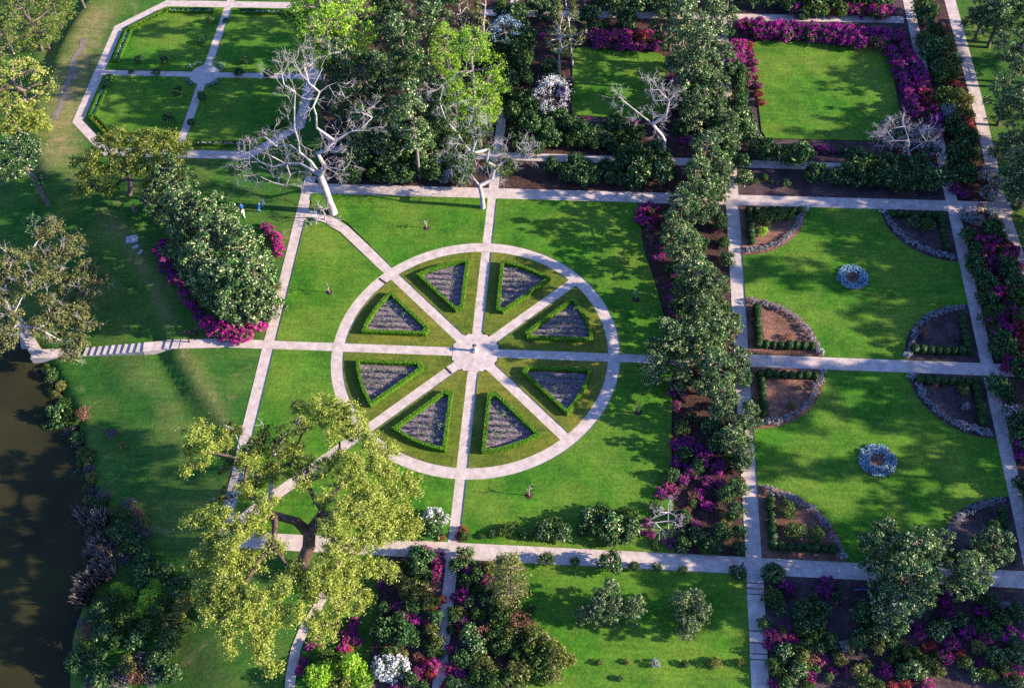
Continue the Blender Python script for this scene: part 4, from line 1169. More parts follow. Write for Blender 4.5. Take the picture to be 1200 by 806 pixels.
patch('below the spire shrub', [('u', 605, 728, 13, 1.2), ('g', 590, 725, 12, 1.3), ('u', 618, 735, 9), ('o', 600, 745, 13), ('g', 590, 755, 13), ('o', 625, 750, 14, 1.3), ('o', 640, 758, 14, 1.3), ('g', 615, 765, 15), ('o', 650, 770, 14, 1.3), ('g', 630, 778, 15), ('o', 610, 785, 15),
                                ('o', 645, 790, 13), ('g', 600, 800, 14), ('o', 668, 772, 8), ('c', 590, 742, 9), ('c', 622, 715, 6)])
patch('beside the curved path', [('m', 415, 728, 7), ('p', 413, 738, 7), ('m', 405, 745, 7), ('p', 416, 748, 7), ('m', 402, 757, 7), ('r', 408, 760, 5), ('p', 420, 752, 5), ('m', 370, 752, 7), ('p', 363, 756, 6), ('m', 352, 785, 6), ('p', 356, 775, 6), ('o', 390, 735, 10),
                                 ('b', 372, 795, 14, 1.3), ('b', 385, 785, 13), ('b', 412, 782, 14, 1.5), ('o', 400, 795, 12), ('b', 425, 795, 13), ('g', 380, 770, 10), ('m', 383, 787, 4), ('g', 395, 775, 9)])
# lower right planting
patch('right of the stepped path', [('c', 905, 672, 11, 1.3), ('p', 917, 680, 8), ('p', 925, 690, 7), ('g', 905, 700, 11), ('c', 912, 712, 9), ('p', 920, 735, 7), ('m', 905, 742, 9), ('m', 917, 748, 9), ('m', 930, 748, 7), ('c', 940, 715, 11, 1.2), ('c', 955, 725, 12, 1.2),
                                               ('y', 945, 735, 10), ('c', 960, 740, 9), ('y', 920, 765, 11), ('o', 935, 765, 11, 1.2), ('g', 910, 780, 11), ('u', 950, 770, 9), ('y', 935, 785, 11), ('m', 963, 772, 7), ('r', 960, 778, 4), ('m', 950, 792, 7), ('r', 952, 798, 4),
                                               ('g', 920, 795, 12), ('c', 895, 730, 8), ('p', 900, 755, 7)], 'y')
patch('on the dark soil, lower right', [('p', 958, 690, 8), ('p', 970, 682, 8), ('p', 968, 694, 8), ('g', 980, 687, 4), ('c', 1010, 720, 11, 1.3), ('g', 1020, 735, 9), ('y', 1008, 745, 9), ('m', 986, 765, 7), ('p', 980, 766, 4), ('m', 976, 788, 6), ('s', 990, 758, 8),
                                        ('u', 1025, 715, 6), ('m', 1022, 710, 4)])
patch('at the bottom right corner', [('m', 1078, 740, 8), ('p', 1072, 735, 6), ('y', 1096, 740, 10, 1.2), ('y', 1104, 735, 9), ('m', 1115, 752, 9), ('r', 1085, 758, 6), ('r', 1092, 756, 6), ('m', 1106, 772, 7), ('r', 1126, 767, 7), ('g', 1098, 772, 8), ('g', 1130, 775, 8),
                                     ('m', 1150, 777, 6), ('r', 1146, 788, 6), ('y', 1165, 770, 10), ('o', 1178, 782, 9), ('m', 1190, 785, 9), ('m', 1180, 788, 6), ('y', 1190, 770, 8), ('p', 1112, 715, 9), ('p', 1105, 722, 7), ('c', 1122, 725, 9), ('p', 1135, 733, 8),
                                     ('p', 1150, 715, 8), ('c', 1155, 735, 10), ('c', 1165, 742, 9), ('p', 1185, 745, 11), ('p', 1180, 735, 8), ('s', 1180, 712, 8), ('c', 1172, 725, 9), ('y', 1068, 785, 10, 1.2), ('y', 1080, 788, 8), ('m', 1085, 797, 9), ('r', 1060, 800, 7),
                                     ('r', 1045, 805, 7), ('g', 1056, 765, 9), ('c', 1045, 750, 9)])

def fill(where, kinds, poly, n, r0, r1, seed, axis='x', hs=1.1):
    """mixed shrubs spread over a bed, kept apart from each other"""
    rng = random.Random(seed); got = []
    xs = [p[0] for p in poly]; ys = [p[1] for p in poly]
    for _ in range(n * 40):
        if len(got) >= n: break
        x, y = rng.uniform(min(xs), max(xs)), rng.uniform(min(ys), max(ys))
        c = False; m = len(poly); j = m - 1
        for i in range(m):
            (xi, yi), (xj, yj) = poly[i], poly[j]
            if (yi > y) != (yj > y) and x < (xj - xi) * (y - yi) / (yj - yi) + xi: c = not c
            j = i
        r = rng.uniform(r0, r1)
        if c and all(math.hypot(x - a, (y - b) * 1.3) > 0.75 * (r + q) for _, a, b, q, _ in got):
            got.append((kinds[rng.randrange(len(kinds))], x, y, r, hs * rng.uniform(.85, 1.3)))
    patch(where, got, axis)
fill('in the lower right bed', 'ccmygo', [(925, 690), (1010, 700), (1060, 755), (1190, 740), (1200, 806), (900, 806)], 50, 5, 10, 5)
fill('below the lower right crossing', 'ccpg', [(1100, 695), (1195, 690), (1198, 740), (1110, 745)], 12, 6, 10, 6)
fill('in bed left of lower path', 'cgmoc', [(445, 650), (515, 650), (510, 806), (440, 806)], 22, 6, 10, 7)
fill('in bed right of lower path', 'cgmocy', [(535, 650), (585, 665), (600, 806), (528, 806)], 22, 6, 10, 8)
fill('in border by outer path', 'mmrcm', [(1145, 275), (1175, 262), (1210, 430), (1175, 440)], 20, 6, 10, 9, 'y', 1.5)
fill('in wood below the octagon', 'cccg', [(392, 150), (570, 140), (575, 212), (400, 214)], 26, 7, 12, 10)
fill('along upper cross path', 'cccg', [(600, 150), (740, 150), (770, 175), (600, 172)], 18, 7, 11, 11)
fill('around upper middle path', 'cccg', [(588, 10), (612, 10), (606, 140), (584, 140)], 13, 8, 12, 12, 'y', 1.4)
fill('in right part of upper band', 'ccc', [(640, 192), (800, 196), (800, 218), (640, 215)], 14, 6, 11, 13)
fill('under the magnolia row', 'ccgp', [(770, 250), (840, 250), (870, 560), (795, 560)], 26, 6, 10, 14, 'y')
along('along upper pond edge', 'ovogvc', [(40, 420), (62, 455), (84, 498), (98, 545), (107, 600)], 6.5, 6, 4, 'y', .9, 41)

# --- trees
def trees(where, group, items, axis='x'):
    for kind, px, py, sc in items:
        nm, cat, desc = {'magnolia': ('magnolia_tree', 'tree', 'dense glossy magnolia'), 'tall': ('tall_tree', 'tree', 'tall glossy tree with pale trunk'),
                         'tall_dark': ('tall_tree', 'tree', 'tall dark leaved tree'), 'slender': ('slender_tree', 'tree', 'slender yellow green tree'),
                         'spring': ('spring_tree', 'tree', 'bright spring green tree'), 'roundtree': ('broad_tree', 'tree', 'broad dark crowned tree'),
                         'dogwood': ('flowering_tree', 'tree', 'white flowering tree'), 'spire': ('spire_shrub', 'shrub', 'tall narrow pale leaved shrub'),
                         'oakish': ('oak_tree', 'tree', 'yellow green oak tree'), 'meadow_oak': ('oak_tree', 'tree', 'soft pale green oak tree')}[kind]
        tree_at(kind, px, py, sc, nm, cat, desc, where, group, axis)
trees('in magnolia row, upper part', 'magnolia row beside the wheel garden',
      [('magnolia', 818, 210, 0.85), ('magnolia', 845, 203, 0.55), ('magnolia', 800, 248, 0.75), ('magnolia', 824, 236, 0.68), ('magnolia', 843, 228, 0.48), ('magnolia', 788, 272, 0.55), ('magnolia', 806, 290, 0.78), ('magnolia', 812, 322, 0.86), ('magnolia', 836, 340, 0.68), ('magnolia', 798, 342, 0.50), ('magnolia', 820, 366, 0.72)], 'y')
trees('in magnolia row, lower part', 'magnolia row beside the wheel garden',
      [('magnolia', 784, 396, 0.80), ('magnolia', 814, 398, 0.78), ('magnolia', 840, 390, 0.78), ('magnolia', 858, 378, 0.45), ('magnolia', 766, 430, 0.60), ('magnolia', 798, 440, 0.50), ('magnolia', 838, 434, 0.80), ('magnolia', 864, 426, 0.60), ('magnolia', 850, 470, 0.66), ('magnolia', 876, 488, 0.55), ('magnolia', 858, 512, 0.50), ('magnolia', 872, 532, 0.42)], 'y')
trees('in dark wood, top middle', 'dark trees beyond the wheel garden',
      [('tall', 405, 75, .9), ('tall_dark', 430, 100, .95), ('tall', 448, 92, .85), ('tall_dark', 425, 150, .75), ('tall', 482, 140, 1.0), ('tall', 470, 50, 1.0), ('tall', 497, 35, 1.0), ('tall_dark', 455, 20, 1.0), ('spring', 522, 58, .65), ('tall', 515, 10, 1.0),
       ('tall_dark', 400, 120, .7), ('tall_dark', 505, 110, .8), ('tall_dark', 455, 150, .7), ('tall_dark', 520, 150, .7), ('tall_dark', 485, 85, .9), 
       ('tall', 455, -20, 1.0), ('tall_dark', 500, -25, 1.0), ('tall_dark', 395, 95, .7), ('magnolia', 545, 155, .7), ('magnolia', 500, 170, .7), ('magnolia', 450, 175, .65), ('magnolia', 415, 178, .6)])
trees('at left of the dark wood', 'spring trees', [('spring', 380, 18, 1.2), ('spring', 404, 8, 1.2), ('spring', 366, 34, .9)])
trees('beside the upper middle path', 'spring trees', [('spring', 556, 88, 1.1), ('spring', 535, 125, .7), ('spring', 572, 120, .5), ('slender', 560, 10, .95), ('slender', 540, 5, .9), ('slender', 655, 30, .9), ('slender', 672, 12, .9)])
trees('right of the small upper lawn', 'trees beside the small upper lawn', [('tall', 800, 35, 1.0), ('tall', 822, 60, .9), ('magnolia', 808, 90, 1.0), ('tall', 835, 20, .85), ('magnolia', 845, 70, .7), ('tall_dark', 790, 5, .95), ('magnolia', 818, 128, .75), ('magnolia', 840, 105, .7),
                                                                              ('tall_dark', 850, -10, .9), ('magnolia', 850, 150, .8), ('magnolia', 828, 178, .8)])
trees('beyond the outer path', 'broad trees beyond the outer path', [('roundtree', 1172, 18, .8), ('roundtree', 1196, 62, .85), ('roundtree', 1184, 112, .75), ('roundtree', 1212, 130, .85), ('roundtree', 1194, 170, .72), ('roundtree', 1222, 60, .8),
                                                                                       ('roundtree', 1215, 200, .95), ('roundtree', 1152, 20, .6), ('roundtree', 1228, 5, 1.0), ('roundtree', 1240, 262, .9), ('roundtree', 1198, 215, .6)], 'y')
trees('over the lower right planting', 'trees over the lower right corner', [('magnolia', 1035, 640, .8), ('magnolia', 1072, 648, .9), ('magnolia', 1062, 680, .98), ('magnolia', 1050, 712, .82), ('magnolia', 1098, 640, .6), ('magnolia', 1138, 672, .75), ('magnolia', 1165, 640, .7), ('magnolia', 1085, 685, .6)])
trees('on the lower lawn', 'small trees on the lower lawn', [('magnolia', 712, 694, .50), ('magnolia', 700, 712, .48), ('magnolia', 720, 715, .45), ('magnolia', 685, 718, .34), ('magnolia', 745, 712, .42), ('magnolia', 798, 706, .42), ('magnolia', 815, 702, .38), ('magnolia', 822, 718, .40), ('magnolia', 805, 732, .42)])
trees('beside the azaleas on the lower lawn', 'spire', [('spire', 597, 680, 1.15)])
trees('near the small upper lawn', 'white trees', [('dogwood', 646, 108, 1.05), ('dogwood', 592, 34, .95)])
for o in COL.objects:
    if o.get('category') == 'tree' and o.name.startswith('flowering_tree') and P(o.location)[1] < 75:
        for c in o.children:
            if c.name.startswith('crown'):
                c.material_slots[0].link = 'OBJECT'; c.material_slots[0].material = M['bluewhite']
# far trees of the meadow and beyond the frame (they throw the long shadows across the lawns)
trees('in the far left meadow', 'trees of the far left meadow', [('meadow_oak', 30, 18, 1.1), ('meadow_oak', 62, 8, .7), ('meadow_oak', 8, 48, .9), ('oakish', 20, 98, 1.1), ('oakish', 8, 125, .8), ('meadow_oak', 85, -25, .9), ('meadow_oak', 40, -20, 1.0), ('meadow_oak', 48, 36, .6)])
FARR = [(80, 24, 'roundtree', 1.3), (88, 17, 'tall', 1.0), (92, 8, 'roundtree', 1.5), (79, 5, 'roundtree', 1.0), (84, -6, 'tall', .85), (98, -1, 'roundtree', 1.6), (90, -13, 'roundtree', 1.3), (80, -20, 'tall', .8), (84, -30, 'tall_dark', 1.0), (78, -33, 'roundtree', 1.1),
        (92, -29, 'roundtree', 1.5), (90, 33, 'roundtree', 1.6), (104, 20, 'tall', 1.2), (100, 56, 'tall', 1.1), (106, 8, 'roundtree', 1.8), (106, -20, 'tall', 1.1), (79, -35.2, 'tall', 1.3), (86, 12, 'tall', 1.3), (88, -3.5, 'tall', 1.35), (83, -16.5, 'tall', 1.2), (91, 21.5, 'tall', 1.45), (95, -9.5, 'tall', 1.45), (87, -24, 'tall', 1.2)]
for x, y, k, s in FARR:
    e = plant(k, 'broad_tree', 'tree', (x, y, 0), s, None, 'trees beyond the right-hand edge')
    reg(e, 'tall tree beyond the outer path', 'outside the right edge', 'y')

# ------------------------------------------------------------------ trees with a shape of their own
def hero(name, cat, label, base, trunk_px, targets, rbase, leafmat, bark, leaf=0.26, per=60, rc=1.0, rtip=0.05, seed=1, group=None, expo=0.5, arch=0.03, twig=None, flat=0.6, sub=0, wig=0.12):
    """base: pixel of the foot; trunk_px: [(px,py,z)]; targets: [(px,py,z,radius)]; all turned into points standing in the place"""
    rng = np.random.default_rng(seed)
    b = GT(*base)
    e = empty(name, b); tag(e, label, cat, group)
    tr = [np.zeros(3)] + [G(x, y, z + b[2]) - b for x, y, z in trunk_px]
    T = [G(t[0], t[1], t[2] + b[2]) - b for t in targets]
    R = [t[3] if len(t) > 3 else rc for t in targets]
    segs, tips = grow(tr, T, rng, rbase, rtip, arch=arch, expo=expo, from_i=min(len(tr) - 1, 1), wig=wig)
    if twig:
        n_t, L, r, lv = twig
        pts, dirs = [], []
        cen = np.mean(T, axis=0)
        for t in T:
            for _ in range(n_t):
                d = (t - cen) / (np.linalg.norm(t - cen) + 1e-6) + rng.normal(size=3) * 0.7 + np.array([0, 0, 0.25])
                pts.append(t + rng.normal(size=3) * 0.15); dirs.append(d)
        thick = [s for s in segs if s[3] < rbase * 0.5]
        for s in thick:
            if rng.uniform() < 0.55:
                pts.append(np.asarray(s[1])); dirs.append(rng.normal(size=3) + np.array([0, 0, .5]))
        segs = segs + twigs(pts, dirs, rng, L, r, lv, 3)
    TV, TF = tubes(segs, 7)
    mesh_np('trunk', TV, TF, bark, e)
    if leafmat is not None and per > 0:
        C, RR = [], []
        for t, r in zip(T, R):
            m = max(4, int(7.5 * r * r) + 3)
            D = rand_dir(rng, m, -0.6)
            C.append(t + D * r * rng.uniform(0.35, 1.0, (m, 1)) * np.array([1, 1, flat])); RR.append(np.full(m, 0.52) * rng.uniform(0.65, 1.35, m))
        C = np.concatenate(C); RR = np.concatenate(RR)
        V, F = clump_leaves(C, RR * 1.1, per, leaf, rng, 0.75, outward=0.75, jitter=0.6, loose=True)
        mesh_np('crown', V, F, leafmat, e)
    return e

# the big yellow-green live oak
OAK = [(385, 478, 9, 2.0), (410, 487, 9, 1.8), (365, 492, 8.5, 1.6), (398, 505, 9, 1.8), (420, 505, 8, 1.3), (232, 508, 9, 1.5), (245, 530, 9, 1.2), (222, 525, 8, 1.1), (262, 515, 8, 1.2), (225, 548, 8, 1.0),
       (325, 545, 7, 1.6), (305, 555, 6.5, 1.5), (345, 530, 7, 1.2), (360, 545, 8, 1.3), (385, 552, 9, 1.6), (410, 560, 9.5, 1.8), (440, 545, 9, 1.6), (462, 560, 8.5, 1.6), (482, 568, 8, 1.2), (455, 530, 8, 1.2),
       (310, 590, 9, 1.4), (300, 612, 9, 1.4), (285, 575, 8, 1.0), (225, 612, 8.5, 1.3), (245, 605, 9, 1.2), (262, 612, 9, 1.6), (280, 625, 9, 1.5), (270, 645, 9, 1.5), (240, 652, 8, 1.2), (282, 655, 8, 1.3), (228, 665, 7.5, .9),
       (405, 595, 10, 1.6), (425, 605, 9.5, 1.7), (445, 590, 9, 1.4), (390, 615, 10, 1.4), (380, 585, 9.5, 1.2), (450, 622, 8, 1.5), (470, 622, 7.5, 1.4), (488, 618, 7, 1.0), (410, 640, 9, 1.4), (432, 632, 8.5, 1.3),
       (390, 655, 9, 1.5), (375, 675, 9, 1.3), (410, 668, 8, 1.4), (432, 665, 7.5, 1.2), (450, 668, 7, 1.2), (415, 690, 7, 1.2), (262, 682, 9, 1.5), (270, 700, 9, 1.6), (255, 715, 8.5, 1.6), (285, 712, 9, 1.4),
       (272, 735, 8, 1.5), (300, 700, 9.5, 1.2), (318, 705, 9, 1.2), (330, 685, 9.5, 1.2), (295, 725, 8, 1.2), (310, 740, 7.5, 1.3), (285, 690, 9, 1.2), (312, 765, 6.5, 1.2), (320, 782, 6, .9), (300, 752, 7, .9),
       (372, 725, 7, 1.2), (395, 715, 7, 1.2), (360, 690, 8, 1.1), (425, 705, 6, 1.0), (380, 745, 6, 1.0), (360, 565, 9, 1.0), (432, 580, 10, 1.2), (470, 595, 8, 1.0), (398, 535, 8.5, 1.0)]
OAK += [(440, 610, 9, 1.4), (395, 635, 10, 1.2), (350, 715, 8, 1.1), (250, 630, 8.5, 1.2), (290, 540, 8, 1.2), (350, 480, 8, 1.1), (430, 520, 9, 1.3), (410, 540, 9.5, 1.3), (465, 580, 8.5, 1.2), (385, 700, 8, 1.2), (262, 660, 9, 1.2), (240, 690, 8.5, 1.2), (270, 755, 7, 1.1)]
OAK += [(345, 672, 8.5, 1.2), (370, 685, 8, 1.2), (320, 640, 9, 1.1), (300, 660, 8.5, 1.2), (395, 680, 8, 1.2), (455, 600, 8.5, 1.3), (420, 580, 9.5, 1.3), (330, 720, 7.5, 1.1), (262, 700, 8.5, 1.3), (240, 705, 8, 1.1), (440, 575, 9, 1.2)]
OAK = [(a, b, c, d * 1.14) for a, b, c, d in OAK]
hero('oak_tree', 'tree', 'huge spreading yellow green live oak with dark forked trunk beside the pond lawn', (352, 668), [(356, 655, 1.5), (362, 640, 3.2), (363, 625, 4.6)], OAK, 0.70, M['oak'], M['oak_bark'], 0.20, 120, 1.3, 0.05, 21, None, 0.66, 0.02)
# darker, half bare tree behind it and the small light one to its left
hero('oak_tree', 'tree', 'dull green half bare tree behind the big live oak, at the end of left path', (318, 590), [(318, 572, 2), (319, 555, 4)],
     [(300, 520, 8, 1.6), (275, 505, 8, 1.2), (285, 535, 7, 1.5), (330, 512, 8.5, 1.4), (345, 500, 9, 1.2), (320, 530, 8, 1.6), (270, 550, 6, 1.3), (262, 580, 5, 1.2), (295, 565, 6, 1.3), (345, 555, 6, 1.2), (310, 505, 8, 1.0)],
     0.32, M['oak_green'], M['pale_bark'], 0.26, 34, 1.2, 0.05, 22, twig=(1, 1.0, 0.03, 1))
# mossy oak at the pond corner
hero('oak_tree', 'tree', 'grey mossy oak with twisted pale limbs at the pond corner', (30, 410), [(28, 398, 2.0), (24, 385, 4.2)],
     [(15, 305, 11, 2.00), (5, 325, 10, 2.00), (50, 275, 10, 1.25), (60, 268, 10, 1.75), (85, 290, 10, 1.88), (70, 300, 10, 1.62), (98, 320, 9, 1.88), (110, 335, 8, 1.88), (120, 330, 8, 1.25), (45, 325, 11, 1.50), (30, 340, 11, 1.25), (80, 340, 8, 1.50),
      (90, 360, 7, 1.88), (98, 378, 6, 1.62), (75, 365, 7, 2.00), (60, 375, 7, 1.75), (45, 385, 7, 1.75), (72, 400, 5, 1.88), (90, 405, 5, 1.62), (80, 415, 4.5, 1.25), (10, 390, 8, 2.00), (-5, 400, 8, 1.88), (15, 370, 9, 1.50), (5, 350, 10, 1.50), (35, 300, 10, 1.50), (55, 305, 10, 1.3), (65, 325, 9.5, 1.3), (20, 325, 10.5, 1.3), (55, 350, 9, 1.4), (100, 345, 8, 1.4), (-15, 360, 9, 2.50)],
     0.42, M['oak_dull'], M['dead_bark'], 0.22, 90, 1.2, 0.045, 23, expo=0.9, twig=(1, 1.3, 0.024, 2), wig=0.3)
hero('small_tree', 'tree', 'blue grey leaved small tree above the mossy oak', (45, 285), [(44, 278, 1.2)], [(40, 258, 4, .9), (32, 265, 3.5, .8), (50, 262, 3.5, .8), (44, 270, 3, .7), (55, 272, 2.5, .6)], 0.1, M['rose'], M['bark'], 0.26, 26, .8, .03, 24)
# leaning trunk, upper left
hero('leaning_tree', 'tree', 'tree with long leaning pale trunk and dark green crown, far left', (57, 240), [(46, 222, 2.8), (36, 204, 5.6), (26, 190, 8.0)],
     [(20, 180, 9.5, 1.8), (30, 192, 8, 1.5), (15, 205, 7, 1.3), (10, 190, 9, 1.6), (35, 170, 9.5, 1.5), (25, 165, 10, 1.3), (5, 175, 10, 1.3), (42, 180, 8.5, 1.0), (45, 210, 5, .9), (15, 165, 10, 1.2), (50, 205, 4.5, .6), (0, 195, 9, 1.0)], 0.30, M['magnolia'], M['mid_bark'], 0.25, 60, 1.3, 0.05, 25)
hero('oak_tree', 'tree', 'yellow green oak with rounded crown behind the leaning trunk', (22, 175), [(22, 168, 1.2), (22, 160, 2.4)],
     [(45, 140, 5.5, 1.6), (30, 130, 6.5, 1.8), (15, 140, 6, 1.6), (38, 150, 4.5, 1.6), (52, 150, 4, 1.1), (5, 150, 5, 1.5)], 0.3, M['oak'], M['bark'], 0.25, 60, 1.3, .05, 26)
# oak over the lower edge of the octagon
hero('oak_tree', 'tree', 'yellow green oak spreading over the lower left corner of octagon path', (152, 228), [(153, 216, 1.8), (152, 206, 3.2)],
     [(205, 195, 7, 1.5), (185, 205, 6, 1.4), (215, 172, 8, 1.3), (95, 222, 3.5, 1.2), (140, 158, 8.5, 1.3), (120, 165, 8, 1.2), (175, 215, 5, 1.3), (110, 178, 8.3, 1.61), (130, 170, 8.8, 1.84), (150, 165, 9.3, 1.95), (172, 168, 9.3, 1.95), (192, 172, 8.8, 1.95), (205, 180, 8.3, 1.72), (185, 185, 8.3, 1.72), (160, 182, 8.3, 1.84), (135, 188, 7.8, 1.84), (112, 195, 6.8, 1.61), (125, 205, 6.3, 1.72), (142, 200, 6.8, 1.49),
      (168, 198, 7.3, 1.38), (100, 205, 5.8, 1.38), (110, 218, 4.8, 1.49), (175, 158, 9.8, 1.38), (198, 162, 9.3, 1.38), (130, 222, 4.3, 1.38), (155, 190, 7.8, 1.38), (90, 190, 6.8, 1.26)], 0.32, M['oak_mid'], M['bark'], 0.22, 80, 1.4, .05, 27, expo=.65)
# magnolia group with azalea skirt
for i, (px, py, sc, d) in enumerate([(205, 215, .88, 'upper left'), (232, 262, .9, 'middle left'), (262, 285, 1.05, 'middle'), (285, 300, 1.0, 'upper right'), (300, 330, 1.0, 'right'), (270, 335, 1.1, 'lower middle'), (240, 310, 1.0, 'lower left'), (302, 344, .74, 'lower right'), (262, 342, .8, 'lowest'),
                                     (182, 236, .62, 'leftmost, small'), (212, 288, .75, 'leftmost at mid height'), (215, 245, .9, 'second from upper left'), (255, 255, .9, 'topmost right')]):
    tree_at('magnolia', px, py, sc * 1.05, 'magnolia_tree', 'tree', f"glint-speckled magnolia, {d}", 'of the clump with the azalea skirt', 'magnolia clump with azalea skirt')
along('at left foot of magnolia clump', 'mpm', [(190, 290), (200, 318), (216, 342), (236, 374)], 8, 8, 4, 'y', 1.0, 31)
along('at bottom of the magnolia clump', 'mmm', [(240, 374), (256, 388), (278, 390), (300, 378)], 11, 7, 3, hs=1.0, seed=32)
along('at right foot of magnolia clump', 'm', [(308, 262), (322, 275), (328, 298)], 6, 7, 1, 'y', 1.0, 33)
patch('showing inside the magnolia clump', [('m', 222, 262, 6), ('p', 192, 285, 7), ('m', 228, 282, 6), ('m', 310, 365, 6), ('m', 298, 370, 6), ('o', 318, 350, 9), ('o', 322, 335, 8)])

# bleached bare trees
hero('bare_tree', 'tree', 'large bleached bare tree with many branches at the head of left path', (391, 250), [(386, 236, 2.2), (381, 221, 4.6), (375, 206, 7.0)],
     [(372, 180, 11), (371, 150, 16), (367, 125, 20), (362, 98, 24), (356, 75, 26), (345, 72, 25), (366, 74, 26), (381, 195, 9), (379, 178, 12), (392, 165, 14), (408, 156, 15), (424, 150, 16), (436, 138, 17), (424, 132, 18), (365, 190, 9), (350, 166, 12), (345, 150, 14), (345, 125, 17), (346, 108, 19),
      (333, 100, 20), (330, 86, 21), (352, 192, 7.5), (335, 192, 7), (318, 196, 6.5), (305, 190, 6.5), (292, 180, 7.5), (286, 190, 6.5), (340, 170, 11), (325, 172, 10.5), (312, 180, 9), (340, 205, 5), (320, 214, 4), (335, 218, 3.5), (385, 100, 22), (378, 80, 25), (395, 190, 10), (402, 200, 9), (300, 205, 5), (310, 160, 12)],
     0.50, None, M['dead_bark'], rtip=0.05, seed=31, expo=1.0, arch=0.0, twig=(1, 1.8, 0.028, 3), wig=0.18)
hero('bare_tree', 'tree', 'half bare grey tree with double trunk over the top end of the wheel garden path', (566, 244), [(565, 230, 2.2), (562, 218, 4.2)],
     [(553, 180, 11, .7), (545, 170, 12, .8), (535, 155, 14, .7), (522, 140, 16, .8), (515, 120, 19, .6), (520, 100, 22, .5), (570, 190, 8, .6), (573, 175, 10, .8), (590, 178, 9, .5), (598, 186, 8, .5), (548, 200, 6, .8), (535, 195, 7, .8), (525, 190, 7, .7), (548, 150, 14, .9), (560, 160, 13, 1.0), (570, 150, 14, .9),
      (555, 130, 17, 1.0), (540, 185, 8, .8), (612, 178, 9, .3), (605, 170, 10, .3), (588, 205, 5, .9), (580, 195, 7, .8)],
     0.30, M['green'], M['dead_bark'], 0.22, 34, .8, 0.04, 32, expo=0.95, twig=(2, 1.4, 0.024, 3))
hero('bare_tree', 'tree', 'small bleached bare tree below the small upper lawn', (778, 188), [(778, 175, 2), (779, 165, 3.6)],
     [(765, 146, 8), (745, 130, 10), (730, 118, 11.5), (725, 113, 12), (770, 135, 10), (766, 118, 13), (762, 106, 15), (780, 135, 10), (784, 118, 13), (776, 110, 14), (788, 112, 14), (772, 105, 15)],
     0.22, None, M['dead_bark'], rtip=0.045, seed=33, expo=0.95, twig=(2, 1.2, 0.024, 3))
hero('bare_shrub', 'shrub', 'small bleached bare shrub with fan of branches among the shade-toned magenta azaleas', (783, 622), [(783, 610, 1.6), (783, 600, 2.6)],
     [(770, 605, 2.4), (768, 612, 1.6), (772, 617, 1.2), (778, 622, 1.0), (792, 612, 1.6), (796, 608, 2.0), (790, 619, 1.0), (775, 600, 3.0), (783, 590, 4.2), (770, 597, 3.0), (788, 602, 2.5)], 0.07, None, M['dead_bark'], rtip=0.03, seed=34, twig=(4, .7, .02, 1))
hero('bare_shrub', 'shrub', 'small bare shrub at the foot of the large bleached tree', (381, 258), [(381, 252, .8)], [(372, 245, 2.2), (370, 250, 1.6), (384, 244, 2.2), (378, 246, 2.2), (372, 258, .7), (390, 256, 1.0), (364, 264, .2)], 0.09, None, M['dead_bark'], rtip=0.045, seed=35, twig=(3, .7, .03, 1))
hero('grey_tree', 'tree', 'pale lilac grey leafless tree at the corner of the square lawn', (1068, 200), [(1067, 192, 1.2)],
     [(1050, 150, 6), (1040, 155, 5.5), (1060, 148, 6), (1078, 155, 5.5), (1085, 165, 5), (1048, 165, 5), (1065, 165, 5), (1090, 150, 5.5), (1032, 160, 5)], 0.10, None, M['dead_bark'], rtip=0.025, seed=36, expo=0.95, twig=(5, 1.0, .018, 3))

# ------------------------------------------------------------------ bank of the pond
bank = [('c', 62, 440, 7), ('o', 72, 452, 6), ('g', 55, 432, 6), ('v', 68, 468, 6), ('g', 78, 475, 8), ('c', 72, 490, 12, 1.2), ('g', 85, 490, 11), ('u', 98, 485, 8), ('v', 82, 505, 10), ('g', 62, 500, 9), ('c', 92, 515, 9), ('g', 105, 535, 7), ('v', 105, 550, 8), ('o', 108, 560, 7),
        ('v', 110, 575, 8), ('c', 118, 590, 9), ('v', 122, 580, 8), ('v', 150, 588, 8), ('u', 160, 600, 8), ('v', 158, 615, 8), ('o', 168, 612, 7), ('v', 172, 625, 8), ('g', 142, 605, 10), ('c', 145, 625, 12), ('c', 160, 640, 12), ('v', 128, 640, 9), ('v', 145, 655, 9), ('c', 170, 660, 13),
        ('b', 140, 692, 9), ('b', 152, 695, 8), ('g', 130, 705, 12), ('c', 118, 715, 12), ('b', 175, 700, 12), ('b', 182, 690, 10), ('b', 165, 715, 10), ('g', 190, 712, 12), ('g', 150, 722, 12), ('o', 205, 725, 11), ('o', 195, 738, 9), ('u', 102, 740, 9), ('c', 122, 742, 12), ('g', 138, 748, 11),
        ('v', 98, 730, 7), ('g', 98, 765, 12), ('c', 90, 775, 11), ('c', 160, 752, 12), ('c', 112, 775, 11), ('o', 150, 780, 12), ('v', 140, 795, 12), ('v', 165, 775, 11), ('u', 162, 792, 10), ('c', 185, 775, 12), ('v', 180, 792, 12), ('c', 200, 790, 11), ('c', 120, 795, 12), ('v', 108, 800, 10),
        ('o', 143, 523, 5), ('v', 130, 508, 7), ('c', 200, 755, 12), ('g', 178, 735, 12), ('c', 170, 680, 12), ('o', 215, 705, 11), ('c', 205, 690, 11), ('g', 220, 735, 9), ('c', 195, 670, 10)]
patch('on the pond bank', bank, 'y', 0.9)
for i, (px, py) in enumerate([(118, 612), (112, 625), (122, 632), (116, 642), (108, 655), (118, 660), (112, 672), (105, 685), (122, 675), (100, 700), (125, 650), (130, 668), (104, 612), (112, 600)]):
    p = GT(px, py, .5)
    e = plant('reed', 'reed_clump', 'reeds', p, RND.uniform(1.0, 1.7), None, 'dry reeds along the pond edge')
    reg(e, 'dry brown reed clump leaning over', 'the pond edge', 'y')

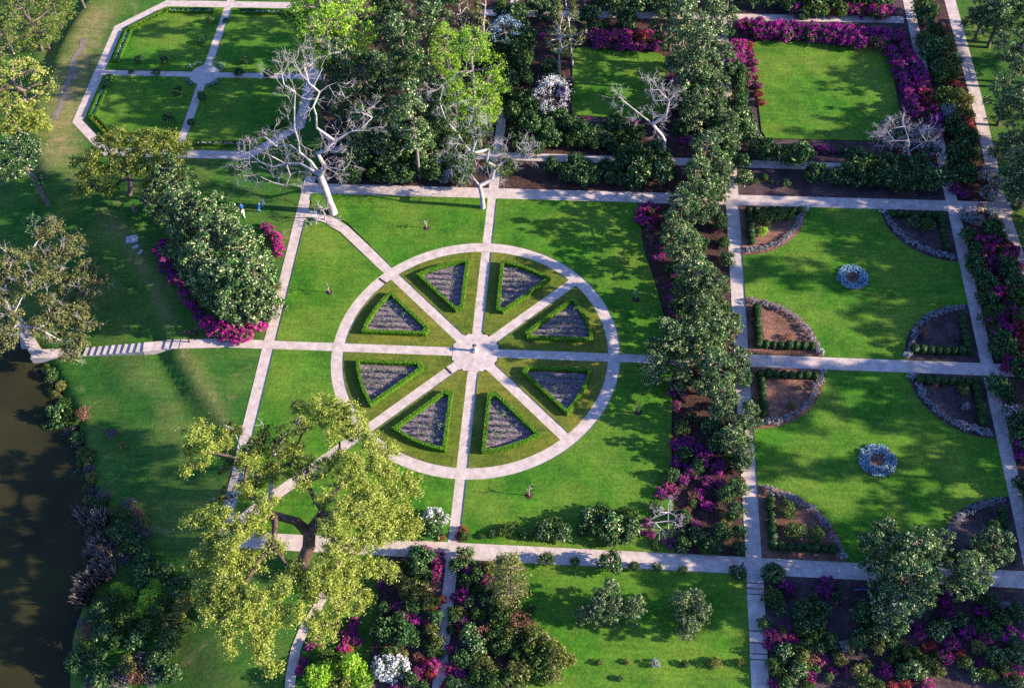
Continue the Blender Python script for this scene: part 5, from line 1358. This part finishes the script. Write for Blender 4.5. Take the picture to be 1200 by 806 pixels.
# saplings with mulch rings on the lawns
for (px, py, d) in [(386, 343, 'on the left triangular lawn'), (745, 352, 'right of the ring path, upper lawn'), (620, 581, 'below the ring path'), (748, 484, 'right of the ring path, lower lawn'), (500, 268, 'above the ring path, left lawn')]:
    p = GT(px, py)
    e = empty('sapling', (p[0], p[1], TURF)); tag(e, f"thin sapling in small brown mulch ring {d}", 'sapling', 'saplings on the wheel lawns')
    rng = np.random.default_rng(int(px))
    V = [(0, 0, 0.12)] + [(0.45 * math.cos(t), 0.45 * math.sin(t), 0.01) for t in np.linspace(0, 2 * math.pi, 17)[:-1]]
    mesh_np('mulch_ring', V, [(0, k + 1, (k + 1) % 16 + 1) for k in range(16)], M['mulch'], e)
    c = rng.normal(size=(7, 3)) * np.array([.25, .25, .45]) + np.array([0, 0, 1.6])
    sg, _ = grow([(0, 0, 0), (0.02, 0, .7), (0, .02, 1.3)], list(c), rng, .05, .015)
    V, F = tubes(sg, 5); mesh_np('trunk', V, F, M['pale_bark'], e)
    V, F = clump_leaves(c, np.full(7, .22), 8, .14, rng); mesh_np('crown', V, F, M['camellia'], e)

# ------------------------------------------------------------------ people
def person(px, py, head, shirt, legs, label, stride=0.2, lean=0.05):
    p = GT(px, py); z0 = p[2]
    e = empty('person', (p[0], p[1], z0 + 0.0), head); tag(e, label, 'person', 'visitors on the lawn')
    vs = [(0, 0, 1.0), (0, lean * .5, 1.22), (0, lean, 1.42), (0, lean, 1.52), (0, lean + .01, 1.62), (0, lean, 1.76),
          (.10, 0, .94), (.11, stride * .5, .52), (.11, stride, .09), (.11, stride + .16, .04), (-.10, 0, .94), (-.11, -stride * .4, .52), (-.11, -stride, .09), (-.11, -stride + .16, .04),
          (.19, lean, 1.40), (.25, lean - .06, 1.12), (.26, lean + .08, .88), (-.19, lean, 1.40), (-.25, lean + .08, 1.12), (-.26, lean + .2, .90)]
    ed = [(0, 1), (1, 2), (2, 3), (3, 4), (4, 5), (0, 6), (6, 7), (7, 8), (8, 9), (0, 10), (10, 11), (11, 12), (12, 13), (2, 14), (14, 15), (15, 16), (2, 17), (17, 18), (18, 19)]
    ra = [.15, .14, .16, .06, .095, .085, .10, .07, .05, .04, .10, .07, .05, .04, .07, .05, .04, .07, .05, .04]
    me = bpy.data.meshes.new('body'); me.from_pydata(vs, ed, []); me.update()
    o = link(bpy.data.objects.new('body', me), e)
    mo = o.modifiers.new('skin', 'SKIN'); mo.use_smooth_shade = True
    for k, v in enumerate(me.skin_vertices[0].data):
        v.radius = (ra[k], ra[k] * (0.72 if k in (0, 1, 2) else 1)); v.use_root = (k == 0)
    sb = o.modifiers.new('sub', 'SUBSURF'); sb.levels = 1; sb.render_levels = 2
    m, nt, out = new_mat('person_clothes')
    tc = nt.nodes.new('ShaderNodeTexCoord'); sp = nt.nodes.new('ShaderNodeSeparateXYZ'); nt.links.new(tc.outputs['Object'], sp.inputs[0])
    mp = nt.nodes.new('ShaderNodeMath'); mp.operation = 'DIVIDE'; nt.links.new(sp.outputs['Z'], mp.inputs[0]); mp.inputs[1].default_value = 2.0
    r = ramp(nt, [(0, (.05, .04, .04)), (.05, legs), (.49, shirt), (.755, (.45, .26, .19))], mp.outputs[0])
    nt.nodes[-1]
    for n in nt.nodes:
        if n.type == 'VALTORGB': n.color_ramp.interpolation = 'CONSTANT'
    bsdf(nt, out, r, .85, .1)
    me.materials.append(m)
    bm = bmesh.new(); bmesh.ops.create_uvsphere(bm, u_segments=12, v_segments=8, radius=.115, matrix=Matrix.Translation((0, lean - .02, 1.735)) @ Matrix.Diagonal((1, 1.1, .85, 1)))
    bm_obj('hair', bm, M['hair'], e, True)
    return e
person(285, 249, 0.4, (.03, .14, .5), (.04, .04, .06), 'person in blue shirt and dark trousers standing nearest the magnolia clump')
person(310, 242, 2.6, (.72, .70, .68), (.70, .67, .64), 'person in white walking on the lawn, farthest up', .24, .08)
person(304, 248, -1.2, (.03, .16, .55), (.10, .22, .5), 'person in blue shirt bending on the lawn between two others', .12, .22)
person(287, 255, 1.2, (.70, .68, .66), (.68, .66, .62), 'person in white half hidden by the magnolia clump', .15, .05)

# ------------------------------------------------------------------ benches and small things
def bench(px, py, rz, label):
    p = GT(px, py); e = empty('park_bench', (p[0], p[1], p[2] + .02), rz); tag(e, label, 'bench', 'garden benches')
    def slats(name, boxes, mat):
        bm = bmesh.new()
        for c, s in boxes: bmesh.ops.create_cube(bm, size=1, matrix=Matrix.Translation(c) @ Matrix.Diagonal((*s, 1)))
        return bm_obj(name, bm, mat, e)
    slats('seat', [((0, -.2 + .13 * k, .45), (1.7, .10, .04)) for k in range(4)], M['wood'])
    slats('backrest', [((0, .30 + .02 * k, .58 + .13 * k), (1.7, .035, .09)) for k in range(3)], M['wood'])
    for sx in (-.75, .75):
        slats('leg', [((sx, -.2, .22), (.07, .07, .44))], M['wood'])
        slats('leg', [((sx, .27, .46), (.07, .07, .92))], M['wood'])
        slats('armrest', [((sx, .02, .64), (.07, .55, .05)), ((sx, -.2, .54), (.06, .06, .18))], M['wood'])
bench(225, 392, math.pi, 'dark wooden bench beside the left path near the magnolia clump')
bench(452, 690, math.pi / 2, 'dark wooden bench on the grass left of the azaleas')

def post(px, py, h, r, mat, name, cat, label):
    p = GT(px, py); e = empty(name, (p[0], p[1], p[2])); tag(e, label, cat)
    V, F = lathe([(r * 1.25, 0), (r * 1.2, .05), (r, .1), (r, h - .08), (r * 1.15, h - .06), (r * 1.1, h)], 10); mesh_np('shaft', V, F, mat, e)
    V, F = lathe([(r * 1.1, h), (r * .7, h + r * .6), (.01, h + r * .9)], 10); mesh_np('cap', V, F, mat, e)
post(869, 665, 1.3, .09, M['iron'], 'garden_post', 'post', 'dark post beside the lower path crossing')
post(222, 401, 1.0, .10, M['wood'], 'garden_post', 'post', 'dark wooden post where the left path begins its steps')
post(158, 247, .9, .28, M['post'], 'tree_stump', 'stump', 'pinkish brown tree stump left of the magnolia clump')
for i, (px, py, w, d) in enumerate([(155, 281, 1.6, 1.3), (159, 290, .9, .5), (165, 296, .8, .4)]):
    p = GT(px, py); bm = bmesh.new()
    bmesh.ops.create_cube(bm, size=1, matrix=Matrix.Translation((0, 0, .1)) @ Matrix.Rotation(.3 + i * .4, 4, 'Z') @ Matrix.Diagonal((w, d, .22, 1)))
    bmesh.ops.bevel(bm, geom=bm.edges[:], offset=.05, segments=2, affect='EDGES')
    o = bm_obj('stone_slab', bm, M['stone']); o.location = p
    tag(o, ['large pale stone slab on the shaded slope', 'small pale stone slab below the large one', 'lowest small stone slab on the shaded slope'][i], 'stone', 'stone slabs on the shaded slope')
# blue hose on the soil
pts = [G(q[0], q[1], .04) for q in [(1000, 691), (1010, 690), (1018, 691), (1026, 689), (1031, 693), (1034, 698), (1030, 704)]]
sg = [(a, b, .045, .045) for a, b in zip(pts[:-1], pts[1:])]
o0 = np.array(pts[0]) * np.array([1, 1, 0])
V, F = tubes(sg, 6)
h = mesh_np('garden_hose', V - o0, F, M['hose']); h.location = Vector(o0); tag(h, 'blue garden hose lying on dark soil below the lower path', 'hose')

# meadow scrub and trees outside the frame on the far side, so that the place goes on
rngf = random.Random(77)
for i in range(12):
    x, y = rngf.uniform(-25, 110), rngf.uniform(80, 118)
    k = rngf.choice(['tall_dark', 'tall', 'roundtree', 'tall_dark'])
    e = plant(k, 'woodland_tree', 'tree', (x, y, 0), rngf.uniform(.8, 1.1), None, 'woodland trees beyond the gardens')
    reg(e, 'woodland tree', 'beyond the top of the gardens')

write_labels()

# ------------------------------------------------------------------ light, sky, camera
SUN_EL, SUN_AZ = 20.5, -3.0      # azimuth measured from +X, towards -Y
sun_d = bpy.data.lights.new('sun', 'SUN'); sun_d.energy = 4.6; sun_d.angle = rad(0.55); sun_d.color = (1.0, 0.86, 0.73)
sun = link(bpy.data.objects.new('sun', sun_d))
el, az = rad(SUN_EL), rad(SUN_AZ)
dirv = Vector((math.cos(el) * math.cos(az), math.cos(el) * math.sin(az), math.sin(el)))
sun.rotation_euler = dirv.to_track_quat('Z', 'Y').to_euler()
sun.location = (200, 0, 120)
w = bpy.data.worlds.new('World'); S.world = w; w.use_nodes = True
nt = w.node_tree
sky = nt.nodes.new('ShaderNodeTexSky'); sky.sky_type = 'NISHITA'; sky.sun_disc = False
sky.sun_elevation = el; sky.sun_rotation = math.pi / 2 - az
sky.air_density = 1.0; sky.dust_density = 0.6; sky.ozone_density = 5.0
bg = nt.nodes['Background']; bg.inputs['Strength'].default_value = 0.10
nt.links.new(mix(nt, sky.outputs['Color'], (0.97, 0.98, 1.38), 1.0, 'MULTIPLY'), bg.inputs['Color'])

cd = bpy.data.cameras.new('camera'); cam = link(bpy.data.objects.new('camera', cd))
cd.sensor_width = 36.0; cd.lens = 36.0 * FOC / W0; cd.clip_end = 4000; cd.clip_start = 1.0
mw = Matrix([list(ROT[0]) + [CAM[0]], list(ROT[1]) + [CAM[1]], list(ROT[2]) + [CAM[2]], [0, 0, 0, 1]])
cam.matrix_world = mw
S.camera = cam
S.view_settings.view_transform = 'Standard'; S.view_settings.look = 'None'
S.view_settings.exposure = 1.60; S.view_settings.gamma = 1.0; S.view_settings.use_curve_mapping = False
S.cycles.max_bounces = 6; S.cycles.diffuse_bounces = 3; S.cycles.glossy_bounces = 2; S.cycles.transmission_bounces = 3
S.cycles.use_denoising = False
